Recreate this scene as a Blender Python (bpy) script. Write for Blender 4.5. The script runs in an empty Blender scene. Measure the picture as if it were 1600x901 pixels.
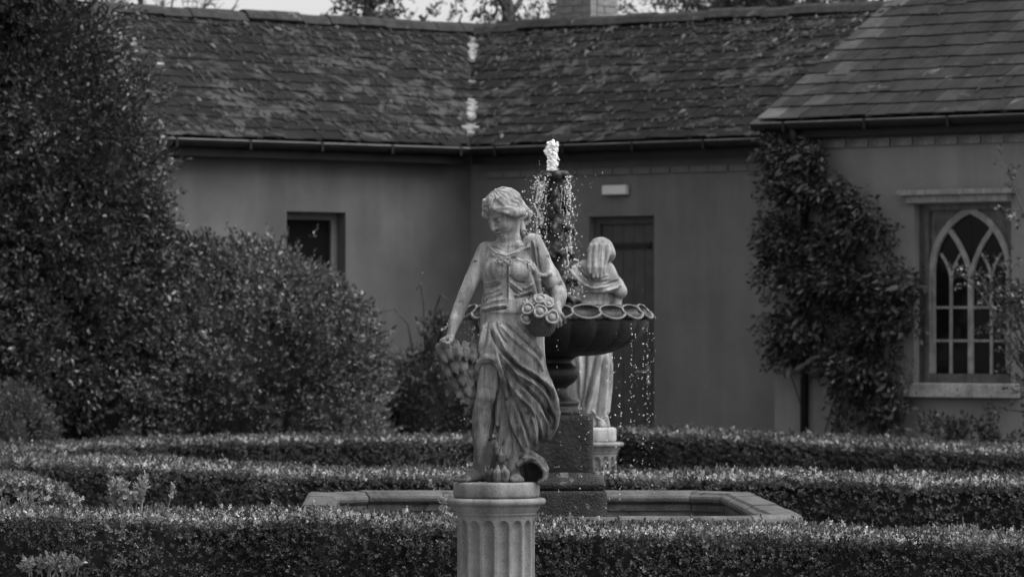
import bpy, math, random
import numpy as np

# ------------------------------------------------------------------ camera, sky, sun, exposure
SC = bpy.context.scene
EYE, FPX = 1.5, 7200.0                      # eye height in metres, focal length in pixels of a 1600 px wide picture
cam_d = bpy.data.cameras.new("camera")
cam = bpy.data.objects.new("camera", cam_d)
SC.collection.objects.link(cam)
cam.location = (0, 0, EYE)
cam.rotation_euler = (math.radians(90), 0, 0)
cam_d.sensor_width = 36.0
cam_d.lens = FPX / 1600 * 36.0
cam_d.shift_y = 69.5 / 1600
cam_d.clip_start, cam_d.clip_end = 0.5, 2000
cam_d.dof.use_dof = True
cam_d.dof.focus_distance = 18.0
cam_d.dof.aperture_fstop = 9.0
SC.camera = cam

SUN_EL, SUN_AZ = math.radians(60), math.radians(112)      # azimuth from +Y (away from the camera) towards +X (right)
world = bpy.data.worlds.new("World")
SC.world = world
world.use_nodes = True
wt = world.node_tree
for n in list(wt.nodes): wt.nodes.remove(n)
sky = wt.nodes.new("ShaderNodeTexSky")
sky.sky_type = 'NISHITA'
sky.sun_disc = False
sky.sun_elevation = SUN_EL
sky.sun_rotation = SUN_AZ
sky.air_density, sky.dust_density, sky.ozone_density = 1.0, 4.0, 1.0
bw = wt.nodes.new("ShaderNodeRGBToBW")                   # the photograph is black and white
bg = wt.nodes.new("ShaderNodeBackground")
bg.inputs['Strength'].default_value = 0.15
wo = wt.nodes.new("ShaderNodeOutputWorld")
wt.links.new(sky.outputs[0], bw.inputs[0])
wt.links.new(bw.outputs[0], bg.inputs[0])
wt.links.new(bg.outputs[0], wo.inputs[0])

sun_d = bpy.data.lights.new("sun", 'SUN')
sun_d.energy, sun_d.angle, sun_d.color = 1.45, math.radians(60), (1, 1, 1)
sun = bpy.data.objects.new("sun", sun_d)
SC.collection.objects.link(sun)
from mathutils import Vector, Matrix
sdir = Vector((math.sin(SUN_AZ) * math.cos(SUN_EL), math.cos(SUN_AZ) * math.cos(SUN_EL), math.sin(SUN_EL)))
sun.rotation_euler = (-sdir).to_track_quat('-Z', 'Y').to_euler()

vs = SC.view_settings
SC.display_settings.display_device = 'sRGB'
vs.view_transform, vs.look, vs.gamma, vs.exposure = 'Standard', 'None', 1.0, 1.2
vs.use_curve_mapping = False
SC.cycles.max_bounces = 6
SC.cycles.use_denoising = True

# ------------------------------------------------------------------ helpers
rng = np.random.default_rng(7)
random.seed(7)
C = SC.collection
R = math.radians
def X_at(px, Y): return (px - 800) * Y / FPX
def Z_at(py, Y): return EYE - (py - 520) * Y / FPX

def tag(o, label=None, cat=None, group=None, kind=None):
    if label: o['label'] = label
    if cat: o['category'] = cat
    if group: o['group'] = group
    if kind: o['kind'] = kind
    return o
def empty(name, loc, rz=0.0):
    o = bpy.data.objects.new(name, None)
    o.empty_display_size = 0.1
    C.objects.link(o)
    o.location = loc; o.rotation_euler = (0, 0, rz)
    return o
def link(name, me, parent=None, loc=None, rot=None):
    o = bpy.data.objects.new(name, me)
    C.objects.link(o)
    if parent is not None: o.parent = parent
    if loc is not None: o.location = loc
    if rot is not None: o.rotation_euler = rot
    return o
def mesh_np(name, V, F, mat, smooth=False):
    """V (n,3), F (m,k) with one k"""
    V = np.asarray(V, dtype=np.float32); F = np.asarray(F, dtype=np.int32)
    me = bpy.data.meshes.new(name)
    me.vertices.add(len(V)); me.vertices.foreach_set("co", V.ravel())
    m, k = F.shape
    me.loops.add(m * k); me.loops.foreach_set("vertex_index", F.ravel())
    me.polygons.add(m)
    me.polygons.foreach_set("loop_start", np.arange(0, m * k, k, dtype=np.int32))
    try: me.polygons.foreach_set("loop_total", np.full(m, k, dtype=np.int32))
    except Exception: pass
    if smooth: me.polygons.foreach_set("use_smooth", np.ones(m, dtype=bool))
    me.update(calc_edges=True)
    if mat: me.materials.append(mat)
    return me
class MB:
    """collects polygons of any size"""
    def __init__(s): s.v = []; s.f = []
    def add(s, vs_, fs_):
        b = len(s.v); s.v += [tuple(map(float, p)) for p in vs_]; s.f += [tuple(i + b for i in f) for f in fs_]
        return s
    def box(s, x0, x1, y0, y1, z0, z1):
        return s.add([(x0,y0,z0),(x1,y0,z0),(x1,y1,z0),(x0,y1,z0),(x0,y0,z1),(x1,y0,z1),(x1,y1,z1),(x0,y1,z1)],
                     [(0,3,2,1),(4,5,6,7),(0,1,5,4),(1,2,6,5),(2,3,7,6),(3,0,4,7)])
    def tube(s, pts, rad, seg=6, cap=True):
        pts = [Vector(p) for p in pts]; n = len(pts)
        if not hasattr(rad, '__len__'): rad = [rad] * n
        ring = []
        up = Vector((0.13, 0.21, 0.97))
        for i in range(n):
            d = (pts[min(i + 1, n - 1)] - pts[max(i - 1, 0)]).normalized()
            a = d.cross(up)
            if a.length < 0.1: a = d.cross(Vector((1, 0, 0)))
            a.normalize(); b = d.cross(a)
            ring.append([pts[i] + (a * math.cos(2*math.pi*k/seg) + b * math.sin(2*math.pi*k/seg)) * rad[i] for k in range(seg)])
        vs_ = [p for r_ in ring for p in r_]
        fs_ = [(i*seg+k, (i+1)*seg+k, (i+1)*seg+(k+1)%seg, i*seg+(k+1)%seg) for i in range(n-1) for k in range(seg)]
        if cap:
            fs_.append(tuple(range(seg))); fs_.append(tuple(reversed(range((n-1)*seg, n*seg))))
        return s.add(vs_, fs_)
    def prism(s, poly, y0, y1):
        """polygon in (x,z), extruded in y"""
        n = len(poly)
        vs_ = [(p[0], y0, p[1]) for p in poly] + [(p[0], y1, p[1]) for p in poly]
        fs_ = [tuple(range(n)), tuple(reversed(range(n, 2*n)))] + [(i, i+n, (i+1)%n+n, (i+1)%n) for i in range(n)]
        return s.add(vs_, fs_)
    def mesh(s, name, mat, smooth=False):
        me = bpy.data.meshes.new(name)
        me.from_pydata(s.v, [], s.f)
        if smooth: me.polygons.foreach_set("use_smooth", np.ones(len(me.polygons), dtype=bool))
        me.update()
        if mat: me.materials.append(mat)
        return me
    def build(s, name, mat, parent=None, smooth=False, loc=None, rot=None):
        return link(name, s.mesh(name, mat, smooth), parent, loc, rot)
def bevel(o, w, seg=2, angle=40):
    m = o.modifiers.new("bevel", 'BEVEL'); m.width = w; m.segments = seg; m.limit_method = 'ANGLE'; m.angle_limit = R(angle)
    return o
def lathe(name, prof, mat, parent=None, seg=48, loc=None, smooth=True, rfun=None):
    """prof list of (r,z); rfun(phi array, r, z) -> r"""
    prof = np.asarray(prof, float); n = len(prof)
    ph = np.linspace(0, 2*np.pi, seg, endpoint=False)
    rr = np.repeat(prof[:, 0:1], seg, 1); zz = np.repeat(prof[:, 1:2], seg, 1); pp = np.repeat(ph[None], n, 0)
    if rfun: rr = rfun(pp, rr, zz)
    V = np.stack([rr*np.cos(pp), rr*np.sin(pp), zz], -1).reshape(-1, 3)
    i, k = np.meshgrid(np.arange(n-1), np.arange(seg), indexing='ij')
    F = np.stack([i*seg+k, i*seg+(k+1)%seg, (i+1)*seg+(k+1)%seg, (i+1)*seg+k], -1).reshape(-1, 4)
    me = mesh_np(name, V, F, mat, smooth)
    return link(name, me, parent, loc)

# ------------------------------------------------------------------ materials (all grey: the photograph has no colour)
def grey(v): return (v, v, v, 1)
def new_mat(name):
    m = bpy.data.materials.new(name); m.use_nodes = True
    nt = m.node_tree
    return m, nt, nt.nodes['Principled BSDF']
def ramp(nt, fac, stops):
    r = nt.nodes.new("ShaderNodeValToRGB")
    e = r.color_ramp.elements
    while len(e) > 2: e.remove(e[-1])
    for i, (p, v) in enumerate(stops):
        el = e[i] if i < 2 else e.new(p)
        el.position = p; el.color = grey(v)
    nt.links.new(fac, r.inputs[0]); return r.outputs[0]
def noise(nt, vec, scale, detail=4, rough=0.55, dist=0.0):
    n = nt.nodes.new("ShaderNodeTexNoise"); n.inputs['Scale'].default_value = scale
    n.inputs['Detail'].default_value = detail; n.inputs['Roughness'].default_value = rough; n.inputs['Distortion'].default_value = dist
    nt.links.new(vec, n.inputs['Vector']); return n.outputs[0]
def mapping(nt, vec, sc):
    m = nt.nodes.new("ShaderNodeMapping"); m.inputs['Scale'].default_value = sc
    nt.links.new(vec, m.inputs['Vector']); return m.outputs[0]
def mul(nt, a, b, fac=1.0, mode='MULTIPLY'):
    m = nt.nodes.new("ShaderNodeMix"); m.data_type = 'RGBA'; m.blend_type = mode
    m.inputs[0].default_value = fac
    nt.links.new(a, m.inputs[6]); nt.links.new(b, m.inputs[7]); return m.outputs[2]
def coords(nt, world_space=False):
    if world_space: return nt.nodes.new("ShaderNodeNewGeometry").outputs['Position']
    return nt.nodes.new("ShaderNodeTexCoord").outputs['Object']
def add_bump(nt, b, h, strength, dist):
    bp = nt.nodes.new("ShaderNodeBump"); bp.inputs['Strength'].default_value = strength; bp.inputs['Distance'].default_value = dist
    nt.links.new(h, bp.inputs['Height']); nt.links.new(bp.outputs[0], b.inputs['Normal'])
def m_stone(name, lo, hi, scale=9, rough=0.85, fine=120, bump=0.4, bdist=0.004, streak=0.5, spots=None, world_space=False, spec=0.3, grain=(0.72, 1.15)):
    m, nt, b = new_mat(name)
    v = coords(nt, world_space)
    c = ramp(nt, noise(nt, v, scale, 6, 0.62), [(0.3, lo), (0.72, hi)])
    if streak:
        st = ramp(nt, noise(nt, mapping(nt, v, (scale*2.2, scale*2.2, scale*0.28)), 1.0, 4, 0.6), [(0.36, 1 - streak), (0.6, 1.0)])
        c = mul(nt, c, st)
    f = noise(nt, v, fine, 3, 0.6)
    c = mul(nt, c, ramp(nt, f, [(0.3, grain[0]), (0.7, grain[1])]))
    if spots:
        sp, th, sc_ = spots
        k = ramp(nt, noise(nt, v, sc_, 5, 0.6, 0.4), [(th, 0.0), (th + 0.05, 1.0)])
        mx = nt.nodes.new("ShaderNodeMix"); mx.data_type = 'RGBA'
        nt.links.new(k, mx.inputs[0]); nt.links.new(c, mx.inputs[6]); mx.inputs[7].default_value = grey(sp)
        c = mx.outputs[2]
    nt.links.new(c, b.inputs['Base Color'])
    b.inputs['Roughness'].default_value = rough
    b.inputs['Specular IOR Level'].default_value = spec
    add_bump(nt, b, f, bump, bdist)
    return m
def m_plain(name, v, rough=0.6, var=0.25, scale=14, metallic=0.0, spec=0.4):
    m, nt, b = new_mat(name)
    c = ramp(nt, noise(nt, coords(nt), scale, 4, 0.6), [(0.3, v*(1-var)), (0.7, v*(1+var))])
    nt.links.new(c, b.inputs['Base Color'])
    b.inputs['Roughness'].default_value = rough; b.inputs['Metallic'].default_value = metallic
    b.inputs['Specular IOR Level'].default_value = spec
    return m
def m_leaf(name, lo, hi, rough=0.45, patch=None, spec=0.4, trans=0.25):
    m, nt, b = new_mat(name)
    g = nt.nodes.new("ShaderNodeNewGeometry")
    c = ramp(nt, g.outputs['Random Per Island'], [(0.0, lo), (0.75, (lo+hi)*0.5), (1.0, hi)])
    if patch:
        c = mul(nt, c, ramp(nt, noise(nt, g.outputs['Position'], patch, 3, 0.6), [(0.32, 0.4), (0.7, 1.5)]))
    nt.links.new(c, b.inputs['Base Color'])
    b.inputs['Roughness'].default_value = rough; b.inputs['Specular IOR Level'].default_value = spec
    if trans:
        t = nt.nodes.new("ShaderNodeBsdfTranslucent"); nt.links.new(c, t.inputs[0])
        mx = nt.nodes.new("ShaderNodeMixShader"); mx.inputs[0].default_value = trans
        nt.links.new(b.outputs[0], mx.inputs[1]); nt.links.new(t.outputs[0], mx.inputs[2])
        nt.links.new(mx.outputs[0], nt.nodes['Material Output'].inputs['Surface'])
    return m
def m_slate(name, lo, hi, lichen, th, sc_):
    m, nt, b = new_mat(name)
    oi = nt.nodes.new("ShaderNodeObjectInfo")
    pos = coords(nt, True)
    c = ramp(nt, oi.outputs['Random'], [(0.0, lo), (0.8, (lo+hi)/2), (1.0, hi)])
    c = mul(nt, c, ramp(nt, noise(nt, pos, 6, 6, 0.65), [(0.3, 0.5), (0.7, 1.35)]))
    n2 = noise(nt, pos, sc_, 7, 0.68, 0.6)
    big = noise(nt, pos, 0.9, 3, 0.5)
    ad = nt.nodes.new("ShaderNodeMath"); ad.operation = 'MULTIPLY_ADD'; ad.inputs[1].default_value = 0.35; 
    nt.links.new(big, ad.inputs[0]); nt.links.new(n2, ad.inputs[2])
    k = ramp(nt, ad.outputs[0], [(th, 0.0), (th + 0.07, 1.0)])
    mx = nt.nodes.new("ShaderNodeMix"); mx.data_type = 'RGBA'
    nt.links.new(k, mx.inputs[0]); nt.links.new(c, mx.inputs[6]); mx.inputs[7].default_value = grey(lichen)
    nt.links.new(mx.outputs[2], b.inputs['Base Color'])
    b.inputs['Roughness'].default_value = 0.8; b.inputs['Specular IOR Level'].default_value = 0.12
    add_bump(nt, b, noise(nt, pos, 40, 4, 0.6), 0.35, 0.01)
    return m
def m_glass(name, v=0.006, rough=0.12):
    m, nt, b = new_mat(name)
    b.inputs['Base Color'].default_value = grey(v); b.inputs['Roughness'].default_value = rough
    b.inputs['Specular IOR Level'].default_value = 0.18
    return m
def m_water(name):
    m, nt, b = new_mat(name)
    b.inputs['Base Color'].default_value = grey(0.8); b.inputs['Roughness'].default_value = 0.08
    b.inputs['Transmission Weight'].default_value = 0.45; b.inputs['IOR'].default_value = 1.33
    return m

M = {}
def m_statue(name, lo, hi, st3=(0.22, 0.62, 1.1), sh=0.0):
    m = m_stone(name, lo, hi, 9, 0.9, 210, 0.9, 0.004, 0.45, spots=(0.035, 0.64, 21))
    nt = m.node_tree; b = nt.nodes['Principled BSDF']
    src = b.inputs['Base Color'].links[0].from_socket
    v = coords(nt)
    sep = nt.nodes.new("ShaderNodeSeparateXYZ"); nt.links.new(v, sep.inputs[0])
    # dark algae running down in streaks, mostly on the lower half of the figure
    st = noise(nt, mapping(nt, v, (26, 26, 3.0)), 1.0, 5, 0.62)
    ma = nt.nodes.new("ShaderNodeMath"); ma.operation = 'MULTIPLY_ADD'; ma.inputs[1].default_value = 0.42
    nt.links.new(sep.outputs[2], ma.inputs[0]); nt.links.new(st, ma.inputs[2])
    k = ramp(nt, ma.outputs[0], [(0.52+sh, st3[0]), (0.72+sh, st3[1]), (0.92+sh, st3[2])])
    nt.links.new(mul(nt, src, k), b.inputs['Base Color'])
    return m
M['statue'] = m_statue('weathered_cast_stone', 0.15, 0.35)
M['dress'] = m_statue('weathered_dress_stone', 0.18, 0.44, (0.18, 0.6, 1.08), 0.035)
M['rose_stone'] = m_stone('rose_stone', 0.15, 0.30, 3, 0.9, 8, 0.3, 0.02, 0.0)
M['statue_mid'] = m_stone('weathered_stone_mid', 0.05, 0.16, 14, 0.9, 170, 0.8, 0.004, 0.5)
M['statue_dark'] = m_stone('weathered_stone_dark', 0.03, 0.08, 14, 0.9, 170, 0.5, 0.003, 0.4)
M['statue_pale'] = m_stone('pale_cast_stone', 0.18, 0.40, 9, 0.9, 170, 0.9, 0.005, 0.5, spots=(0.07, 0.66, 15))
M['pedestal'] = m_stone('pedestal_stone', 0.10, 0.23, 6, 0.9, 150, 0.5, 0.003, 0.35, spots=(0.10, 0.72, 18))
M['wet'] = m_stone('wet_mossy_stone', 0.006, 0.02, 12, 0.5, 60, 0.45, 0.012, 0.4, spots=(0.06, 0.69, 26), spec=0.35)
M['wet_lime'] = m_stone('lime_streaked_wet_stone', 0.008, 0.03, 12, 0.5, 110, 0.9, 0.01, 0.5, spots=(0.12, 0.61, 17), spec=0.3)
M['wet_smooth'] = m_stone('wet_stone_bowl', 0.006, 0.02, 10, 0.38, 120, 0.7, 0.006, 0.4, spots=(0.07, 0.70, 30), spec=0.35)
M['lip'] = m_stone('limescale_lip', 0.06, 0.20, 22, 0.7, 150, 0.7, 0.005, 0.3)
M['coping'] = m_stone('pool_coping_stone', 0.02, 0.11, 8, 0.6, 110, 0.9, 0.006, 0.0, spots=(0.025, 0.60, 11))
M['pool_wall'] = m_stone('pool_wall_stone', 0.05, 0.14, 5, 0.6, 90, 0.5, 0.004, 0.4)
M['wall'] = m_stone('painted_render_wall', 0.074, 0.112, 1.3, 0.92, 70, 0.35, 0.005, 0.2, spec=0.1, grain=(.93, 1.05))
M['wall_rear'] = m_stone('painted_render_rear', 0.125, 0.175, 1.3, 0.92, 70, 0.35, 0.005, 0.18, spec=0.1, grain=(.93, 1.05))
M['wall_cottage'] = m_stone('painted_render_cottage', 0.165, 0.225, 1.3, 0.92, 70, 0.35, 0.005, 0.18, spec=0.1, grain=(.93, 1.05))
M['corbel'] = m_stone('corbel_brick', 0.11, 0.22, 9, 0.9, 70, 0.5, 0.005, 0.2)
M['brick'] = m_stone('chimney_brick', 0.10, 0.20, 12, 0.9, 80, 0.5, 0.005, 0.0)
M['mortar'] = m_stone('mortar', 0.28, 0.42, 12, 0.95, 80, 0.5, 0.004, 0.0)
M['slate'] = m_slate('roof_slate', 0.004, 0.010, 0.038, 0.71, 5.0)
M['slate_pale'] = m_slate('roof_slate_pale', 0.014, 0.030, 0.08, 0.82, 5.0)
M['slate_verge'] = m_slate('roof_slate_verge', 0.03, 0.075, 0.12, 0.80, 5.0)
M['moss'] = m_stone('roof_moss', 0.006, 0.04, 16, 1.0, 60, 0.9, 0.02, 0.0, world_space=True)
M['lichen'] = m_stone('roof_lichen_and_lit_edges', 0.03, 0.12, 16, 1.0, 60, 0.9, 0.02, 0.0, world_space=True)
M['deck'] = m_plain('roof_deck', 0.03, 0.9)
M['flash'] = m_stone('lime_mortar_fillet', 0.12, 0.28, 10, 0.8, 60, 0.4, 0.004, 0.1)
M['ridge'] = m_stone('ridge_tile_stone', 0.01, 0.035, 9, 0.9, 60, 0.9, 0.015, 0.0, spots=(0.07, 0.62, 8), world_space=True)
M['gutter'] = m_plain('cast_iron_gutter', 0.010, 0.5, 0.3, 6, spec=0.2)
M['paint'] = m_stone('old_white_paint', 0.16, 0.31, 12, 0.6, 80, 0.3, 0.002, 0.3)
M['paint_dull_shaded'] = m_stone('dull_paint_and_lintel_shade', 0.06, 0.13, 12, 0.6, 80, 0.3, 0.002, 0.4)  # dull board paint, with lintel shade at the frame top put into it
M['sill'] = m_stone('stone_sill', 0.20, 0.42, 9, 0.85, 80, 0.5, 0.004, 0.2, spots=(0.05, 0.62, 18))
M['door'] = m_plain('door_paint_and_reveal_shade', 0.055, 0.5, 0.2, 8)  # door paint, also used for the painted shade of the window reveal
M['iron'] = m_plain('black_iron', 0.012, 0.45, 0.2)
M['lamp'] = m_plain('white_lamp_plastic', 0.62, 0.4, 0.05)
M['glass'] = m_glass('window_glass')
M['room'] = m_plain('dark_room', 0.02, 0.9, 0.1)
M['frame_grey'] = m_plain('grey_window_frame', 0.10, 0.6, 0.2)
M['bark'] = m_stone('bark', 0.035, 0.08, 14, 0.95, 60, 0.8, 0.01, 0.3)
M['box_leaf'] = m_leaf('box_hedge_leaves', 0.03, 0.19, 0.6, 4.0, spec=.2)
M['box_leaf_far'] = m_leaf('box_hedge_leaves_far', 0.03, 0.15, 0.6, 3.0, spec=.2)
M['skylit_young_leaf'] = m_leaf('skylit_young_box_shoots', 0.36, 0.62, 0.65, 3.0, spec=.2, trans=.3)  # young growth, its paleness also carrying the brightness of sky-lit tops
M['box_core'] = m_plain('hedge_interior', 0.022, 1.0, 0.4, 20, spec=0.0)
M['shrub_leaf'] = m_leaf('shrub_leaves', 0.022, 0.15, 0.35, 1.2, spec=0.5, trans=0.15)
M['holly_leaf'] = m_leaf('evergreen_leaves', 0.02, 0.085, 0.35, 1.0, spec=0.5, trans=0.12)
M['climb_leaf'] = m_leaf('climber_leaves', 0.015, 0.075, 0.5, 1.2, trans=0.15)
M['tree_leaf'] = m_leaf('tree_leaves', 0.04, 0.10, 0.6, 0.8, trans=0.3)
M['weed'] = m_leaf('weed_leaves', 0.12, 0.30, 0.5)
M['water'] = m_water('splashing_water')
M['ground'] = m_stone('gravel_ground', 0.10, 0.2, 2.0, 0.95, 50, 0.6, 0.02, 0.0)
def m_pool():
    m, nt, b = new_mat('pool_water')
    b.inputs['Base Color'].default_value = grey(0.012); b.inputs['Roughness'].default_value = 0.05; b.inputs['IOR'].default_value = 1.33
    v = coords(nt, True)
    add_bump(nt, b, noise(nt, v, 14, 3, 0.5, 0.5), 0.25, 0.01)
    return m
M['pool'] = m_pool()

# ------------------------------------------------------------------ ground
m = MB(); m.add([(-400,-50,0),(400,-50,0),(400,900,0),(-400,900,0)], [(0,1,2,3)])
tag(m.build('ground', M['ground']), 'gravel garden ground between the hedges', None, None, 'structure')

# ------------------------------------------------------------------ buildings
TH = R(40)
PITCH = math.atan(1.26 / 2.2)
EAVE = EYE + 1.78
class Wing:
    def __init__(s, name, px, Y, rz):
        s.o = empty(name, (X_at(px, Y), Y, 0), rz)
        s.ax = np.array([math.cos(rz), math.sin(rz)]); s.ay = np.array([-math.sin(rz), math.cos(rz)])
        s.org = np.array([X_at(px, Y), Y])
    def on(s, px, py, yp):
        """point of the plane y'=yp seen at a pixel: (x', z)"""
        d = np.array([(px - 800) / FPX, 1.0])
        t = (s.org + s.ay * yp) @ s.ay / (d @ s.ay)
        return float((d * t - s.org) @ s.ax), EYE - (py - 520) / FPX * t

def wall_front(x0, x1, z0, z1, y, holes, depth):
    """front skin with rectangular holes, each with reveals of its depth; plus back skin"""
    xs = sorted({x0, x1} | {h[0] for h in holes} | {h[1] for h in holes})
    zs = sorted({z0, z1} | {h[2] for h in holes} | {h[3] for h in holes})
    m = MB()
    for i in range(len(xs)-1):
        for j in range(len(zs)-1):
            a, b, c, d = xs[i], xs[i+1], zs[j], zs[j+1]
            mx, mz = (a+b)/2, (c+d)/2
            if any(h[0] < mx < h[1] and h[2] < mz < h[3] for h in holes): continue
            m.add([(a,y,c),(b,y,c),(b,y,d),(a,y,d)], [(0,1,2,3)])
    for h in holes:
        a, b, c, d = h
        e = y + depth
        m.add([(a,y,c),(b,y,c),(b,y,d),(a,y,d),(a,e,c),(b,e,c),(b,e,d),(a,e,d)], [(0,4,5,1),(1,5,6,2),(2,6,7,3),(3,7,4,0)])
    return m

def clip_poly(poly, a, b, c):
    """keep a*x+b*y<=c"""
    out = []
    for i in range(len(poly)):
        p, q = poly[i], poly[(i+1) % len(poly)]
        fp, fq = a*p[0]+b*p[1]-c, a*q[0]+b*q[1]-c
        if fp <= 0: out.append(p)
        if (fp < 0 < fq) or (fq < 0 < fp):
            t = fp / (fp - fq); out.append((p[0]+t*(q[0]-p[0]), p[1]+t*(q[1]-p[1])))
    return out

def slate_mesh(poly, th, mat, jag=0.0):
    """polygon in (x, s) -> thin slab; z is up from the slope"""
    n = len(poly)
    m = MB()
    pb = [(p[0] + random.uniform(-jag, jag), p[1] + random.uniform(-jag, jag)) for p in poly]
    m.add([(p[0], p[1], 0) for p in pb] + [(p[0], p[1], th) for p in pb],
          [tuple(reversed(range(n))), tuple(range(n, 2*n))] + [(i, (i+1) % n, (i+1) % n + n, i + n) for i in range(n)])
    return m.mesh('slate', mat)

def slates(roof, xa, xb, courses, expo, w, valley=None, ze=EAVE, y_e=0.0, verge_mat=None, mat=None, up=0.03, th=0.012, rag=1.0):
    """courses of slates on the slope; valley=(sign) clips at x' = sign*n*tan(TH)"""
    L = expo * 1.75
    cp, sp = math.cos(PITCH), math.sin(PITCH)
    kt = cp * math.tan(TH)
    shared = [slate_mesh([(-w/2+.004, 0), (w/2-.004, 0), (w/2-.004, L), (-w/2+.004, L)], th, mat, 0.004) for _ in range(5)]
    verge_shared = [slate_mesh([(-w/2+.004, 0), (w/2-.004, 0), (w/2-.004, L), (-w/2+.004, L)], th, verge_mat, 0.004) for _ in range(3)] if verge_mat else None
    tilt = math.atan2(th * 1.3, expo)
    n = 0
    for k in range(courses):
        s0 = k * expo - 0.04
        off = (k % 2) * w / 2
        x = xa - 6 * w + off
        while x < xb + w:
            cx = x + w / 2
            lim = None
            if valley == 1:  lo_ok = cx - w/2 < (s0 + L) * kt and cx > xa
            elif valley == -1: lo_ok = cx + w/2 > -(s0 + L) * kt and cx < xb
            else: lo_ok = xa - 1e-6 <= cx - w/2 + (w/2 if off else 0) and cx < xb
            if lo_ok:
                poly = [(-w/2+.004, 0), (w/2-.004, 0), (w/2-.004, L), (-w/2+.004, L)]
                me = None
                if valley:
                    if valley == 1: pc = clip_poly(poly, 1, -kt, -cx + s0 * kt - 0.02)
                    else: pc = clip_poly(poly, -1, -kt, cx + s0 * kt - 0.02)
                    if len(pc) < 3: x += w; continue
                    area = abs(sum(pc[i][0]*pc[(i+1)%len(pc)][1]-pc[(i+1)%len(pc)][0]*pc[i][1] for i in range(len(pc))))/2
                    if area < 0.004: x += w; continue
                    if area < w * L * 0.93: me = slate_mesh(pc, th, mat, 0.004)
                elif off and cx - w/2 < xa:
                    pc = clip_poly(poly, -1, 0, cx - xa)
                    if len(pc) < 3: x += w; continue
                    me = slate_mesh(pc, th, verge_mat or mat)
                if me is None:
                    near_verge = verge_mat and random.random() < math.exp(-((cx - xa)/(w*1.6))**2)*.85
                    me = random.choice(verge_shared if near_verge else shared)
                o = link('slate', me, roof)
                lift = random.random() ** 3 * 0.012 * rag
                s = s0 + random.uniform(-.006, .006)*rag*2 - (random.uniform(.03, .07) if random.random() < 0.03*rag else 0)
                h = up + th * 1.3
                o.location = (cx + random.uniform(-.004, .004), y_e + s * cp - h * sp, ze + s * sp + h * cp)
                o.rotation_euler = (PITCH - tilt - lift * 1.5, random.uniform(-.006, .006), random.uniform(-.014, .014))
                n += 1
            x += w
    return n

def moss_on(roof, xa, xb, run, count, valley=None, ze=EAVE, up=0.05, seed=1, size=1.0, mat='moss', name='moss', turn=1.35):
    """low lumps of moss and lichen, also painting lit slate edges, one mass"""
    r = np.random.default_rng(seed)
    cp, sp = math.cos(PITCH), math.sin(PITCH)
    Vs, Fs, b = [], [], 0
    seg = 8
    made = 0
    while made < count:
        x = r.uniform(xa, xb); s = r.uniform(0.05, run / cp) 
        if r.random() < 0.35: s = run / cp * (1 - 0.35 * r.random() ** 1.5)
        nn = s * cp
        if valley == 1 and x > nn * math.tan(TH) - 0.05: continue
        if valley == -1 and x < -nn * math.tan(TH) + 0.05: continue
        a = (0.025 + 0.05 * r.random() ** 2) * size; bb = a * r.uniform(0.22, 0.55); hh = a * r.uniform(0.10, 0.26)
        ang = turn + r.uniform(-0.5, 0.5)  # long axis follows the slope, also imitating slate edges that catch light
        rings = []
        for q, (f, z) in enumerate(((1.0, -0.3), (0.8, 0.5), (0.4, 0.95))):
            for i in range(seg):
                t = 2*np.pi*i/seg; k = f * r.uniform(0.75, 1.2)
                lx, ls = a*k*np.cos(t), bb*k*np.sin(t)
                rings.append((x + lx*np.cos(ang) - ls*np.sin(ang), s + lx*np.sin(ang) + ls*np.cos(ang), z*hh))
        rings.append((x, s, hh))
        P = np.array(rings)
        W = np.stack([P[:,0], P[:,1]*cp - (up+P[:,2])*sp, ze + P[:,1]*sp + (up+P[:,2])*cp], -1)
        Vs.append(W)
        for q in range(2):
            for i in range(seg):
                Fs.append((b+q*seg+i, b+q*seg+(i+1)%seg, b+(q+1)*seg+(i+1)%seg)); Fs.append((b+q*seg+i, b+(q+1)*seg+(i+1)%seg, b+(q+1)*seg+i))
        for i in range(seg): Fs.append((b+2*seg+i, b+2*seg+(i+1)%seg, b+3*seg))
        b += 3*seg+1; made += 1
    o = link(name, mesh_np(name, np.concatenate(Vs), Fs, M[mat], True), roof)
    o['kind'] = 'stuff'
    return o

def roof_deck(wing, xa, xb, run, cut_a=None, cut_b=None, ze=EAVE, y_e=0.0):
    """two slopes and gable ends; cut: x' shift per metre of run at that end of the front slope (valley)"""
    h = run * math.tan(PITCH)
    pts = [(xa, y_e, ze), (xb, y_e, ze), (xb + (cut_b or 0)*run, y_e+run, ze+h), (xa + (cut_a or 0)*run, y_e+run, ze+h),
           (xa + 2*(cut_a or 0)*run, y_e+2*run, ze), (xb + 2*(cut_b or 0)*run, y_e+2*run, ze)]
    m = MB()
    m.add(pts, [(0,1,2,3), (3,2,5,4)])
    o = m.build('roof', M['deck'], wing.o)
    return o

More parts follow.
